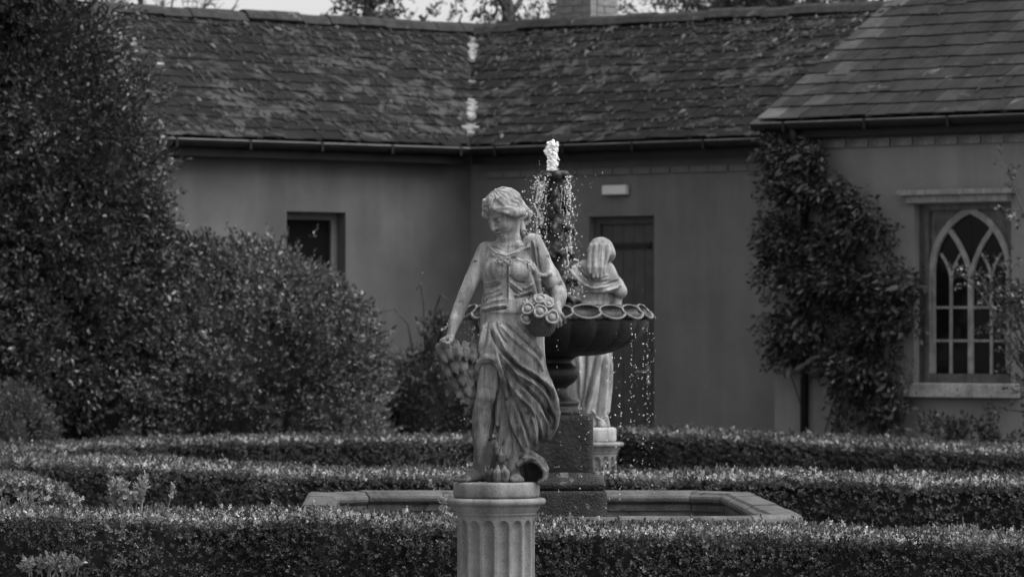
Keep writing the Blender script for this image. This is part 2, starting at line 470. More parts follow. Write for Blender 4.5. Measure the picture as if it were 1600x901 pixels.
def ridge_tiles(roof, xa, xb, run, ze=EAVE, length=0.34):
    h = run * math.tan(PITCH)
    prof = [(-0.115, -0.035), (-0.07, 0.03), (-0.025, 0.058), (0.025, 0.058), (0.07, 0.03), (0.115, -0.035)]
    prof = [(y*1.1, z+0.052) for y, z in prof]
    n = len(prof)
    m = MB()
    for x in (-length/2+.004, length/2-.004):
        m.add([(x, y, z) for y, z in prof] + [(x, y*0.82, z-0.022) for y, z in prof], [])
    N = 2*n
    F = [(i, i+1, N+i+1, N+i) for i in range(n-1)] + [(n+i+1, n+i, N+n+i, N+n+i+1) for i in range(n-1)]
    F += [(0, N, N+n, n), (n-1, 2*n-1, N+2*n-1, N+n-1)]
    F += [(i+1, i, n+i, n+i+1) for i in range(n-1)] + [(N+i, N+i+1, N+n+i+1, N+n+i) for i in range(n-1)]
    m.f = F
    me = m.mesh('ridge_tile', M['ridge'])
    x = xa
    while x < xb:
        o = link('ridge_tile', me, roof, (x + length/2, run, ze + h - 0.004 + random.uniform(-.02, .012)), (random.uniform(-.06,.06), random.uniform(-.012,.012), random.uniform(-.012,.012)))
        x += length

def gutter(wing, xa, xb, y=-0.05, z=EAVE-0.03):
    """half-round gutter with a rolled lip"""
    segs = 8
    m = MB()
    out, inn = [], []
    for i in range(segs+1):
        a = math.pi + math.pi*i/segs
        out.append((y + 0.058*math.cos(a), z + 0.058*math.sin(a))); inn.append((y + 0.05*math.cos(a), z + 0.05*math.sin(a)))
    prof = out + inn[::-1]
    n = len(prof)
    m.add([(xa, p[0], p[1]) for p in prof] + [(xb, p[0], p[1]) for p in prof],
          [(i, (i+1)%n, (i+1)%n+n, i+n) for i in range(n)] + [tuple(range(n)), tuple(reversed(range(n, 2*n)))])
    g = m.build('gutter', M['gutter'], wing.o)
    l = MB(); l.tube([(xa, y-0.058, z+0.004), (xb, y-0.058, z+0.004)], 0.009, 6)
    l.build('gutter_lip', m_lip, g)
    x = xa + 0.35
    b = MB(); b.box(-0.012, 0.012, -0.066, 0.10, -0.07, -0.062).box(-0.012, 0.012, -0.068, -0.06, -0.07, 0.012)
    bm_ = b.mesh('gutter_bracket', M['gutter'])
    while x < xb:
        link('gutter_bracket', bm_, g, (x, y, z)); x += 0.83
    return g
m_lip = m_plain('gutter_lip_highlight', 0.06, 0.4, 0.35, 5)  # paler tone paints the thin highlight along the lip

def corbel_row(wall, x0, x1, y, z, L=0.225, H=0.068, out=0.035, mat='corbel'):
    me = MB().box(-L/2+.006, L/2-.006, -out, 0.06, 0, H).mesh('brick', M[mat])
    x = x0
    while x < x1:
        link('brick', me, wall, (x + L/2, y + random.uniform(-.006, .004), z), (0, 0, random.uniform(-.02, .02))); x += L

# --- left wing
LW = Wing('stable_wing', 735, 44.0, TH)
tag(LW.o, 'long low rendered wing with mossy slate roof at left behind the round shrub', 'building')
WY = 0.17
a = LW.on(448, 330, WY); b_ = LW.on(540, 334, WY)
lw_win = (a[0], b_[0], 1.45, a[1])
m = wall_front(-7.0, WY*math.tan(TH), 0.0, EAVE-0.02, WY, [lw_win], 0.22)
m.add([(-7.0, WY, 0), (-7.0, 4.2, 0), (-7.0, 4.2, EAVE), (-7.0, 2.2, EAVE+1.24), (-7.0, WY, EAVE)], [(0,4,3,2,1)])
m.add([(-7.0, 4.2, 0), (3.5, 4.2, 0), (3.5, 4.2, EAVE), (-7.0, 4.2, EAVE)], [(0,3,2,1)])
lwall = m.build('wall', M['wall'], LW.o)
rf = roof_deck(LW, -7.2, 0.0, 2.2, cut_b=math.tan(TH))
N1 = slates(rf, -4.35, 2.0, 13, 0.2, 0.232, valley=1, mat=M['slate'], th=.006, rag=1.5)
moss_on(rf, -4.4, 1.8, 2.15, 1500, valley=1, seed=3, size=.75)
moss_on(rf, -4.4, 1.8, 2.15, 150, valley=1, seed=33, size=.85, mat='lichen', name='lichen')
ridge_tiles(rf, -7.2, 2.2*math.tan(TH), 2.2)
gutter(LW, -7.2, -0.05)
MB().box(-7.2, -0.02, 0.0, 0.03, EAVE-0.17, EAVE-0.015).build('fascia', M['gutter'], LW.o)
MB().box(-7.2, 0.0, 0.032, WY-.002, EAVE-0.165, EAVE-0.15).build('soffit', M['gutter'], LW.o)
w = empty('window', (0, 0, 0)); w.parent = LW.o
fm = MB()
x0, x1, z0, z1 = lw_win; y = WY + 0.13
fm.box(x0+.002, x0+.07, y, y+.06, z0+.07, z1-.07); fm.box(x1-.07, x1-.002, y, y+.06, z0+.07, z1-.07)
fm.box(x0+.002, x1-.002, y, y+.06, z1-.07, z1-.002); fm.box(x0+.002, x1-.002, y, y+.06, z0+.002, z0+.07)
fr = fm.build('frame', M['frame_grey'], w)
MB().box(x0+.068, x1-.068, y+.028, y+.034, z0+.068, z1-.068).build('pane', M['glass'], w)
MB().box(x0-.05, x1+.05, WY-.05, y+.07, z0-.09, z0-.001).build('sill', M['sill'], w)
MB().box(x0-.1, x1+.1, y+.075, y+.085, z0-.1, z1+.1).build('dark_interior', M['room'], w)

# --- rear wing
RW = Wing('rear_wing', 735, 44.0, -TH)
tag(RW.o, 'rendered rear range with plank door, mossy slate roof and brick chimney', 'building')
a = RW.on(920, 336, WY); b_ = RW.on(1022, 339, WY)
rw_door = (a[0], b_[0], 0.02, (a[1]+b_[1])/2)
m = wall_front(-WY*math.tan(TH), 7.0, 0.0, EAVE-0.02, WY, [rw_door], 0.20)
m.add([(7.0, WY, 0), (7.0, 4.2, 0), (7.0, 4.2, EAVE), (7.0, 2.2, EAVE+1.24), (7.0, WY, EAVE)], [(0,1,2,3,4)])
m.add([(-3.5, 4.2, 0), (7.0, 4.2, 0), (7.0, 4.2, EAVE), (-3.5, 4.2, EAVE)], [(0,3,2,1)])
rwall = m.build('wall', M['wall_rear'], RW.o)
corbel_row(rwall, 0.05, 4.2, WY-0.0, EAVE-0.30, H=0.06, out=0.022, mat='wall_rear')
rf2 = roof_deck(RW, 0.0, 7.2, 2.2, cut_a=-math.tan(TH))
N2 = slates(rf2, -2.0, 4.2, 13, 0.2, 0.232, valley=-1, mat=M['slate'], th=.006, rag=1.5)
moss_on(rf2, -1.8, 4.2, 2.15, 1600, valley=-1, seed=5, size=.75, turn=-1.35)
moss_on(rf2, -1.8, 4.2, 2.15, 150, valley=-1, seed=35, size=.85, mat='lichen', name='lichen', turn=-1.35)
ridge_tiles(rf2, -2.2*math.tan(TH), 7.2, 2.2)
gutter(RW, 0.05, 7.2)
MB().box(0.02, 7.2, 0.0, 0.03, EAVE-0.17, EAVE-0.015).build('fascia', M['gutter'], RW.o)
MB().box(0.0, 7.2, 0.032, WY-.002, EAVE-0.165, EAVE-0.15).build('soffit', M['gutter'], RW.o)
# lime mortar left in the valley, in broken patches
def valley_patch(s0, s1, w0, seed):
    r = random.Random(seed); cp = math.cos(PITCH)
    pts = []
    n = 12
    for i in range(n): 
        t = i/(n-1); pts.append((-w0*r.uniform(.05,1.3), s0+(s1-s0)*t+r.uniform(-.02,.02)))
    for i in range(n):
        t = 1-i/(n-1); pts.append((w0*r.uniform(.05,1.3), s0+(s1-s0)*t+r.uniform(-.02,.02)))
    # valley direction in rear-wing coordinates: straight back, rising
    dirv = np.array([-math.sin(TH), math.cos(TH)]); acr = np.array([math.cos(TH), math.sin(TH)])
    rise = math.tan(PITCH)*math.cos(TH)
    V = []
    for dz in (0.02, 0.068):
        for x, s in pts:
            p = dirv*s + acr*x
            V.append((p[0], p[1], EAVE + rise*s + abs(x)*math.sin(TH)*math.tan(PITCH) + dz))
    k = len(pts)
    mm = MB().add(V, [tuple(range(k, 2*k)), tuple(reversed(range(k)))] + [(i, (i+1)%k, (i+1)%k+k, i+k) for i in range(k)])
    mm.build('valley_mortar', M['flash'], rf2)
for s0, s1, w0, sd in ((0.12, 0.19, .03, 1), (0.20, 0.27, .07, 2), (0.30, 0.36, .04, 12), (0.52, 0.66, .04, 3), (0.68, 0.86, .05, 13), (0.92, 0.97, .03, 4), (1.4, 1.45, .03, 14), (1.98, 2.2, .04, 6), (2.22, 2.44, .05, 16), (2.5, 2.6, .03, 7)):
    valley_patch(s0, s1, w0, sd)
for (px, py), (sx, sz), sd in (((700, 212), (.06, .03), 1),):
    pass
# bright bare mortar patches on the left slope near the tree
for x, s, a_, b2 in ((-3.62, 1.72, .07, .07), (-3.18, 1.66, .12, .05), (-2.83, 1.35, .06, .03), (-2.86, 1.75, .05, .025), (-3.75, 1.86, .05, .04)):
    cp, sp = math.cos(PITCH), math.sin(PITCH); k = 9
    poly = [(x + a_*math.cos(t)*random.uniform(.6,1.2), s + b2*math.sin(t)*random.uniform(.6,1.2)) for t in [2*math.pi*i/k for i in range(k)]]
    V = [(p[0], p[1]*cp-h*sp, EAVE+p[1]*sp+h*cp) for h in (.03, .075) for p in poly]
    MB().add(V, [tuple(range(k, 2*k)), tuple(reversed(range(k)))] + [(i, (i+1)%k, (i+1)%k+k, i+k) for i in range(k)]).build('mortar_patch', M['flash'], rf)
# door
d = empty('door', (0, 0, 0)); d.parent = RW.o
x0, x1, z0, z1 = rw_door; y = WY + 0.10
MB().box(x0+.002, x0+.07, y-.02, y+.06, z0, z1-.07).box(x1-.07, x1-.002, y-.02, y+.06, z0, z1-.07).box(x0+.002, x1-.002, y-.02, y+.06, z1-.07, z1-.002).build('door_frame', M['door'], d)
npl = 5; pw = (x1-x0-.14)/npl
for i in range(npl):
    o = MB().box(x0+.07+i*pw+.003, x0+.07+(i+1)*pw-.003, y+.01+random.uniform(0,.003), y+.045, z0+.01, z1-.072).build('plank', M['door'], d)
for zz in (z1-.30, z0+.35):
    MB().box(x0+.06, x0+.62, y-.004, y+.009, zz, zz+.05).tube([(x0+.64, y+.002, zz+.025), (x0+.66, y+.008, zz+.025)], .035, 8).build('strap_hinge', M['iron'], d)
MB().box(x1-.16, x1-.12, y-.01, y+.012, 1.02, 1.2).tube([(x1-.14, y-.05, 1.14), (x1-.14, y, 1.14)], .012, 8).tube([(x1-.14, y-.05, 1.14), (x1-.24, y-.05, 1.14)], .011, 8).build('handle', M['sill'], d)
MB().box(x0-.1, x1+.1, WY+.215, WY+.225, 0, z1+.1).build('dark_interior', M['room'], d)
MB().box(x0-.06, x1+.06, WY-.28, WY+.12, 0.003, 0.018).build('threshold', M['sill'], d)
# wall lamp over the door
a = RW.on(947, 290, WY); b_ = RW.on(985, 304, WY)
wl = empty('wall_lamp', (RW.org[0], RW.org[1], 0), -TH)
tag(wl, 'small white rectangular bulkhead lamp on the wall above the door', 'lamp')
bevel(MB().box(a[0], b_[0], WY-.07, WY-.012, b_[1], a[1]).build('diffuser', M['lamp'], wl), .012, 2)
MB().box(a[0]+.01, b_[0]-.01, WY-.013, WY-.0005, b_[1]-.012, a[1]+.002).build('backplate', M['frame_grey'], wl)
# chimney, brick by brick
ch = empty('chimney', (0, 0, 0)); ch.parent = RW.o
cx0, cz0 = RW.on(883, 40, 2.45)
CW, CD = 0.46, 0.42
cy0 = 2.30
MB().box(cx0+.012, cx0+CW-.012, cy0+.012, cy0+CD-.012, EAVE, EAVE+2.3).build('mortar_core', M['mortar'], ch)
bh = 0.075
def brk(L): return MB().box(0, L-.012, 0, .1, 0, bh-.012).mesh('brick', M['brick'])
b_full, b_half = brk(0.23), brk(0.115)
for k in range(14):
    z = EAVE + 1.12 + k*bh
    # front and back rows
    for yy, in ((cy0-.004,), (cy0+CD-.096,)):
        xs = [0, .23] if k % 2 == 0 else [0, .115, .345]
        for x in xs:
            link('brick', b_half if (k % 2 and x in (0, .345)) else b_full, ch, (cx0+x+.006, yy+random.uniform(-.003,.003), z))
    for xx, sg in ((cx0+.097, 1), (cx0+CW+.003, 1)):
        ys = [.105, .315] if k % 2 else [.105, .22]
        for yv in ys:
            L = b_half if (yv > .3) else (b_half if k % 2 == 0 else b_full)
            o = link('brick', L, ch, (xx+random.uniform(-.003,.003), cy0+yv-.006, z), (0, 0, math.pi/2))
ch_cap = MB().box(cx0-.05, cx0+CW+.05, cy0-.05, cy0+CD+.05, EAVE+2.19, EAVE+2.3).build('cap', M['corbel'], ch)

# --- cottage at the right
CWG = Wing('gothic_cottage', 1187, 38.8, -TH)
tag(CWG.o, 'rendered cottage at right with pointed gothic window under a slate roof', 'building')
CY = 0.17
hw = (CWG.on(1428, 318, CY)[0], CWG.on(1580, 318, CY)[0], CWG.on(1500, 598, CY)[1], CWG.on(1500, 318, CY)[1])
m = wall_front(0.03, 6.0, 0.0, EAVE-0.02, CY, [hw], 0.14)
m.add([(0.03, CY, 0), (0.03, 5.8, 0), (0.03, 5.8, EAVE), (0.03, 3.0, EAVE+1.7), (0.03, CY, EAVE)], [(0,4,3,2,1)])
m.add([(6.0, CY, 0), (6.0, 5.8, 0), (6.0, 5.8, EAVE), (6.0, 3.0, EAVE+1.7), (6.0, CY, EAVE)], [(0,1,2,3,4)])
m.add([(0.03, 5.8, 0), (6, 5.8, 0), (6, 5.8, EAVE), (0.03, 5.8, EAVE)], [(0,3,2,1)])
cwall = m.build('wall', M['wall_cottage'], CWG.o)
corbel_row(cwall, 0.12, 5.8, CY, EAVE-0.235, H=0.068)
rf3 = roof_deck(CWG, -0.02, 6.2, 3.0)
N3 = slates(rf3, 0.0, 3.3, 15, 0.21, 0.225, mat=M['slate_pale'], verge_mat=M['slate_verge'], th=.007)
moss_on(rf3, 0.05, 3.2, 2.3, 60, seed=9, size=0.8)
ridge_tiles(rf3, 0.0, 6.2, 3.0)
gutter(CWG, -0.02, 6.2)
MB().box(0.0, 6.2, 0.0, 0.03, EAVE-0.15, EAVE-0.015).build('fascia', M['gutter'], CWG.o)
MB().box(0.0, 6.2, 0.032, CY-.002, EAVE-0.15, EAVE-0.135).build('soffit', M['gutter'], CWG.o)
# down pipe beside the corner
dx_ = CWG.on(1257, 500, CY-.06)[0]
pp = MB().tube([(dx_, -0.05, EAVE-.07), (dx_, -0.05, EAVE-.16), (dx_, CY-.06, EAVE-.32), (dx_, CY-.06, 0.02)], .036, 10)
dp = pp.build('downpipe', M['gutter'], CWG.o, True)
for zz in (0.55, 1.25, 2.3, EAVE-.45):
    MB().tube([(dx_, CY-.06, zz), (dx_, CY-.06, zz+.05)], .046, 10).box(dx_-.07, dx_+.07, CY-.022, CY-.002, zz+.005, zz+.045).build('pipe_bracket', M['gutter'], dp)
# gothic window
gw = empty('gothic_window', (0, 0, 0)); gw.parent = CWG.o
def GP(px, py, yy): return CWG.on(px, py, yy)
x0, x1, z0, z1 = hw
fy = CY + 0.06
hl, hr = GP(1405, 296, CY-.05), GP(1585, 296, CY-.05); hb = GP(1500, 316, CY-.05)
zt, zb = hl[1]-.01, hb[1]
o = MB().box(hl[0], hr[0], CY-.10, CY-.002, zt-.045, zt).build('hood_mould', M['paint'], gw); bevel(o, .008)
MB().box(hl[0]+.06, hr[0]-.06, CY-.055, CY-.003, zb+.004, zt-.047).build('hood_moulding_step', M['paint'], gw)
sl, sr = GP(1403, 603, CY-.08), GP(1585, 603, CY-.08); sb = GP(1500, 621, CY-.08)
o = MB().box(sl[0], sr[0], CY-.09, CY+.13, sb[1], z0-.002).build('sill', M['sill'], gw); bevel(o, .008)
xl, xr = GP(1447, 500, fy)[0], GP(1584, 500, fy)[0]
zbot = z0 + .0; ztop = z1
MB().box(xl, xl+.035, fy-.01, fy+.07, zbot+.075, ztop-.05).box(xr-.03, xr, fy-.01, fy+.07, zbot+.075, ztop-.05).box(xl, xr, fy-.02, fy+.07, zbot+.002, zbot+.075).box(xl, xr, fy-.01, fy+.07, ztop-.05, ztop-.002).build('frame', M['paint_dull_shaded'], gw)
MB().box(x0-.1, xl-.0, fy+.02, fy+.07, z0-.05, z1+.05).build('reveal_shade_board', M['door'], gw)  # dark board added where the window reveal is only in shade
ix0, ix1 = xl+.035, xr-.03
mid = GP(1517, 500, fy)[0]
iz0 = zbot+.075
zs_ = GP(1517, 428, fy)[1]; zt1 = GP(1517, 480, fy)[1]; zt2 = GP(1517, 532, fy)[1]
zap = GP(1513, 329, fy)[1]
hwid = (ix1-ix0)/2; rise = zap - zs_
def arch(t):   # 0 at left spring, 1 at apex, 2 at right spring ; pointed arch of two circular arcs
    def side(q):
        Rr = (hwid*hwid + rise*rise) / (2*hwid)
        a0 = math.asin(min(1, rise/Rr)); a_ = q*a0
        return -hwid + Rr*(1-math.cos(a_)), Rr*math.sin(a_)
    if t <= 1: xx, zz = side(t); return mid0+xx, zs_+zz
    xx, zz = side(2-t); return mid0-xx, zs_+zz
mid0 = (ix0+ix1)/2
ap = [arch(i/10) for i in range(21)]
def bar(name, pts, w_, d_, mat=None, yy=None, parent=None):
    """flat bar of width w_ in the window plane along a polyline, depth d_"""
    yy = fy if yy is None else yy
    mm = MB(); n = len(pts); L, Rr = [], []
    for i in range(n):
        p0, p1 = pts[max(i-1,0)], pts[min(i+1,n-1)]
        dx, dz = p1[0]-p0[0], p1[1]-p0[1]; l = math.hypot(dx, dz) or 1
        nx, nz = -dz/l*w_/2, dx/l*w_/2
        L.append((pts[i][0]+nx, pts[i][1]+nz)); Rr.append((pts[i][0]-nx, pts[i][1]-nz))
    V = []
    for i in range(n):
        V += [(L[i][0], yy, L[i][1]), (Rr[i][0], yy, Rr[i][1]), (Rr[i][0], yy+d_, Rr[i][1]), (L[i][0], yy+d_, L[i][1])]
    F = []
    for i in range(n-1):
        for k in range(4): F.append((4*i+k, 4*i+(k+1)%4, 4*i+4+(k+1)%4, 4*i+4+k))
    F += [(3,2,1,0), (4*n-4, 4*n-3, 4*n-2, 4*n-1)]
    return mm.add(V, F).build(name, mat or M['paint'], parent or gw)
bar('arch_frame', [(ix0+.02, iz0+.002)] + [(mid0+(p[0]-mid0)*.96, p[1]) for p in ap] + [(ix1-.02, iz0+.002)], .055, .055, yy=fy-.004)
# spandrel boards above the arch
spl = [(ix0, ztop-.05)] + [(ix0, zs_)] + ap[:11] + [(mid0, ztop-.05)]
spr = [(mid0, ztop-.05)] + ap[10:] + [(ix1, zs_), (ix1, ztop-.05)]
MB().prism(spl[::-1], fy+.022, fy+.04).build('spandrel_board', M['paint_dull_shaded'], gw)
MB().prism(spr[::-1], fy+.022, fy+.04).build('spandrel_board', M['paint_dull_shaded'], gw)
bar('mullion', [(mid0, iz0+.002), (mid0, zs_)], .046, .045, yy=fy+.003)
def curve(p, q, bow, n=7):
    out = []
    for i in range(n):
        t = i/(n-1); s_ = math.sin(math.pi*t)*bow
        dx, dz = q[0]-p[0], q[1]-p[1]; l = math.hypot(dx, dz)
        out.append((p[0]+dx*t - dz/l*s_, p[1]+dz*t + dx/l*s_))
    return out
La, Ra = arch(0.62), arch(1.38)
bar('tracery_bar', curve((mid0, zs_-.01), La, -.03), .042, .04, yy=fy+.006)
bar('tracery_bar', curve((mid0, zs_-.01), Ra, .03), .042, .04, yy=fy+.008)
for c_, e0, e1 in ((( ix0+mid0)/2, arch(.25), None), ((ix1+mid0)/2, arch(1.75), None)):
    zq = zs_ - .02
    bar('glazing_bar', [(c_, iz0+.002), (c_, zq)], .024, .03, yy=fy+.012)
    bar('glazing_bar', curve((c_, zq), (c_-.10, zq+.19), -.012, 5), .022, .03, yy=fy+.014)
    bar('glazing_bar', curve((c_, zq), (c_+.10, zq+.19), .012, 5), .022, .03, yy=fy+.016)
for zz in (zt1, zt2):
    bar('glazing_bar', [(ix0+.03, zz), (mid0-.016, zz)], .021, .03, yy=fy+.018)
    bar('glazing_bar', [(mid0+.016, zz), (ix1-.03, zz)], .021, .03, yy=fy+.018)
cols = [ix0+.01, (ix0+mid0)/2, mid0, (ix1+mid0)/2, ix1-.01]; rows = [iz0, zt2, zt1, zs_]
for i in range(4):
    for j in range(3):
        o = MB().box(cols[i]+.001, cols[i+1]-.001, fy+.028, fy+.032, rows[j]+.001, rows[j+1]-.001).build('pane', M['glass'], gw, rot=(random.uniform(-.002,.002), 0, 0))
half_l = [(ix0+.01, zs_+.001), (mid0-.001, zs_+.001), (mid0-.001, zap-.01)] + [(p[0]+.012, p[1]) for p in ap[9:0:-1]]
half_r = [(mid0+.001, zs_+.001), (ix1-.01, zs_+.001)] + [(p[0]-.012, p[1]) for p in ap[19:10:-1]] + [(mid0+.001, zap-.01)]
MB().prism(half_l, fy+.027, fy+.031).build('pane', M['glass'], gw)
MB().prism(half_r, fy+.027, fy+.031).build('pane', M['glass'], gw)
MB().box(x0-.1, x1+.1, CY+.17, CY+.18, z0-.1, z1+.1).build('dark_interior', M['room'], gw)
print('slates', N1, N2, N3)

# ------------------------------------------------------------------ foliage helpers
def unit(v): return v / np.maximum(np.linalg.norm(v, axis=-1, keepdims=True), 1e-9)
def leaf_geo(P, D, l, w, r, fold=0.25):
    n = len(P)
    D = unit(D)
    t = unit(np.cross(D, r.normal(size=(n, 3))))
    nn = np.cross(t, D)
    l = np.broadcast_to(l, (n,))[:, None]; w = np.broadcast_to(w, (n,))[:, None]
    mid = P + D*l*0.5 + nn*w*fold
    V = np.stack([P, mid - t*w*.5, P + D*l, mid + t*w*.5], 1).reshape(-1, 3)
    F = np.arange(4*n).reshape(n, 4)
    return V, F
def sprigs(S, A, per, length, l, w, r, spread=0.9):
    n = len(S)
    A = unit(A)
    e1 = unit(np.cross(A, r.normal(size=(n, 3)))); e2 = np.cross(A, e1)
    t = (np.arange(per) + 0.5) / per
    ph = r.uniform(0, 2*np.pi, (n, 1)) + np.arange(per)[None]*2.4
    al = spread * (1.15 - t)[None] + r.normal(0, .18, (n, per))
    L = (length * r.uniform(.6, 1.25, (n, 1)))[..., None]
    P = S[:, None] + A[:, None]*t[None, :, None]*L
    D = A[:, None]*np.cos(al)[..., None] + (e1[:, None]*np.cos(ph)[..., None] + e2[:, None]*np.sin(ph)[..., None])*np.sin(al)[..., None]
    k = n*per
    sc = r.uniform(.7, 1.25, k)
    return leaf_geo(P.reshape(-1, 3), D.reshape(-1, 3), l*sc, w*sc, r)
def lump(p, f, seed):
    """cheap smooth noise -1..1 of positions"""
    r = np.random.default_rng(seed); o = 0
    for k in range(5):
        d = r.normal(size=3); d /= np.linalg.norm(d)
        o = o + np.sin((p @ d) * f * r.uniform(.6, 1.6) + r.uniform(0, 6.28))
    return o / 5 * 1.6

def hedge(name, label, path, half, leaf, sprig_n, low=0.0, mat=None, seed=1, group='clipped box hedges', bump=0.014, closed_end=False, uplen=1.0, gaps=0.0, hole=None):
    """path: (X, Y, ztop). rounded box hedge, body plus leaves"""
    r = np.random.default_rng(seed)
    path = np.array(path, float); path[:, 2] -= leaf*2.4
    o = empty(name, (path[:, 0].mean(), path[:, 1].mean(), 0)); tag(o, label, 'hedge', group)
    off = np.array([path[:, 0].mean(), path[:, 1].mean(), 0])
    P = path - off
    seglen = np.linalg.norm(np.diff(P[:, :2], axis=0), axis=1); cum = np.concatenate([[0], np.cumsum(seglen)]); LEN = cum[-1]
    def at(s):
        x = np.interp(s, cum, P[:, 0]); y = np.interp(s, cum, P[:, 1]); z = np.interp(s, cum, P[:, 2])
        e = 0.15
        dx = np.interp(s+e, cum, P[:, 0]) - np.interp(s-e, cum, P[:, 0]); dy = np.interp(s+e, cum, P[:, 1]) - np.interp(s-e, cum, P[:, 1])
        l = np.hypot(dx, dy) + 1e-9
        return x, y, z, dx/l, dy/l
    # profile: angle q in [0,1]: front face up, over the rounded top, back face down
    def prof(q, z):
        rad = half*0.16
        # lengths: front z-rad, arc, top, arc, back
        f = z - rad; a = rad*np.pi/2; tp = 2*(half-rad); tot = 2*f + 2*a + tp
        d = q*tot
        yy = np.empty_like(d); zz = np.empty_like(d); ny = np.empty_like(d); nz = np.empty_like(d)
        m1 = d < f; yy[m1] = -half; zz[m1] = d[m1]; ny[m1] = -1; nz[m1] = 0
        m2 = (d >= f) & (d < f+a); t = (d-f)/rad; yy[m2] = (-half+rad - rad*np.cos(t))[m2]; zz[m2] = (z-rad+rad*np.sin(t))[m2]; ny[m2] = (-np.cos(t))[m2]; nz[m2] = np.sin(t)[m2]
        m3 = (d >= f+a) & (d < f+a+tp); yy[m3] = (-half+rad+(d-f-a))[m3]; zz[m3] = z[m3]; ny[m3] = 0; nz[m3] = 1
        m4 = (d >= f+a+tp) & (d < f+2*a+tp); t = (d-f-a-tp)/rad; yy[m4] = (half-rad+rad*np.sin(t))[m4]; zz[m4] = (z-rad+rad*np.cos(t))[m4]; ny[m4] = np.sin(t)[m4]; nz[m4] = np.cos(t)[m4]
        m5 = d >= f+2*a+tp; yy[m5] = half; zz[m5] = (f-(d-f-2*a-tp))[m5]; ny[m5] = 1; nz[m5] = 0
        return yy, zz, ny, nz
    def place(s, q):
        x, y, z, tx, ty = at(s)
        yy, zz, ny, nz = prof(q, z)
        # rounded ends
        endf = np.ones_like(s)
        if closed_end:
            dd = np.minimum(LEN - s, 99); endf = np.sqrt(np.clip(1 - (1 - np.clip(dd/(half*1.2), 0, 1))**2, 0, 1))
        px_, py_ = -ty, tx          # left normal; front is towards the camera (-Y) for a path running +X
        W = np.stack([x + px_*yy*endf, y + py_*yy*endf, zz*(0.86+0.14*endf)], -1)
        N = np.stack([px_*ny, py_*ny, nz], -1)
        return W, N
    # body
    ns, nq = max(8, int(LEN/0.12)), 26
    s_, q_ = np.meshgrid(np.linspace(0, LEN, ns), np.linspace(0, 1, nq), indexing='ij')
    W, N = place(s_.ravel(), q_.ravel())
    W = W - N*(0.05 + leaf*0.9) + N*(lump(W + off, 9, seed)*bump)[:, None]
    i, k = np.meshgrid(np.arange(ns-1), np.arange(nq-1), indexing='ij')
    F = np.stack([i*nq+k, (i+1)*nq+k, (i+1)*nq+k+1, i*nq+k+1], -1).reshape(-1, 4)
    link('hedge_core', mesh_np('hedge_core', W, F, M['box_core'], True), o)
    # sprigs
    n = sprig_n
    s = r.uniform(0, LEN, n)
    z = at(s)[2]; rad = half*.16
    f = z-rad; a = rad*np.pi/2; tp = 2*(half-rad); tot = 2*f+2*a+tp
    q0 = np.clip(low, 0, 1)
    lo = np.maximum((low)/tot, 0)
    q = lo + r.random(n)*(1-lo)
    back = q > (f+2*a+tp)/tot
    keep = ~(back & (r.random(n) < .7))
    s, q = s[keep], q[keep]
    W, N = place(s, q)
    g = lump(W + off, 9, seed)
    depth = r.random(len(W))**1.5*0.085
    stray = (r.random(len(W)) < .010)*r.uniform(.012, .045, len(W))
    W = W + N*(g*bump - depth + stray)[:, None]; depth_all = depth
    if gaps:
        gg = lump(W + off, 7, seed+50) + 0.5*lump(W + off, 19, seed+51)
        front = N[:, 2] < .5
        kp = ~(front & (gg < -0.35) & (r.random(len(W)) < gaps)); W, N, depth_all = W[kp], N[kp], depth_all[kp]
    if hole is not None:
        hx, hz, hr = hole
        dd = np.hypot(W[:, 0]+off[0]-hx, W[:, 2]-hz); kp = ~((dd < hr) & (r.random(len(W)) < .92)); W, N, depth_all = W[kp], N[kp], depth_all[kp]
    A = N + np.array([0, 0, .45*uplen]) + r.normal(0, .5, W.shape)
    V, F = sprigs(W, A, 7, leaf*2.0, leaf, leaf*.58, r, 1.05)
    lf = link('leaves', mesh_np('leaves', V, F, mat or M['box_leaf']), o); lf['kind'] = 'stuff'
    # young shoots on the upper side, sky-lit brightness put into their pale colour
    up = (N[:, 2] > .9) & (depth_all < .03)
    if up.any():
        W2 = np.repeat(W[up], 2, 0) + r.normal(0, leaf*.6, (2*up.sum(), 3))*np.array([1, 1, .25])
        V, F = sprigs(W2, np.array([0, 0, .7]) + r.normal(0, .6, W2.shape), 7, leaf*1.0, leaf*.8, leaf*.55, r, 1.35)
        yf = link('skylit_young_shoots', mesh_np('skylit_young_shoots', V, F, M['skylit_young_leaf']), o); yf['kind'] = 'stuff'
    return o

def tube_path(m, pts, r0, r1, seg=6):
    n = len(pts); m.tube(pts, [r0 + (r1-r0)*i/(n-1) for i in range(n)], seg)
def wander(p, d, length, n, jit, r, grav=0.0):
    pts = [np.array(p, float)]; d = np.array(d, float)
    for i in range(n):
        d = d + r.normal(0, jit, 3) + np.array([0, 0, grav]); d /= np.linalg.norm(d)
        pts.append(pts[-1] + d*length/n)
    return pts

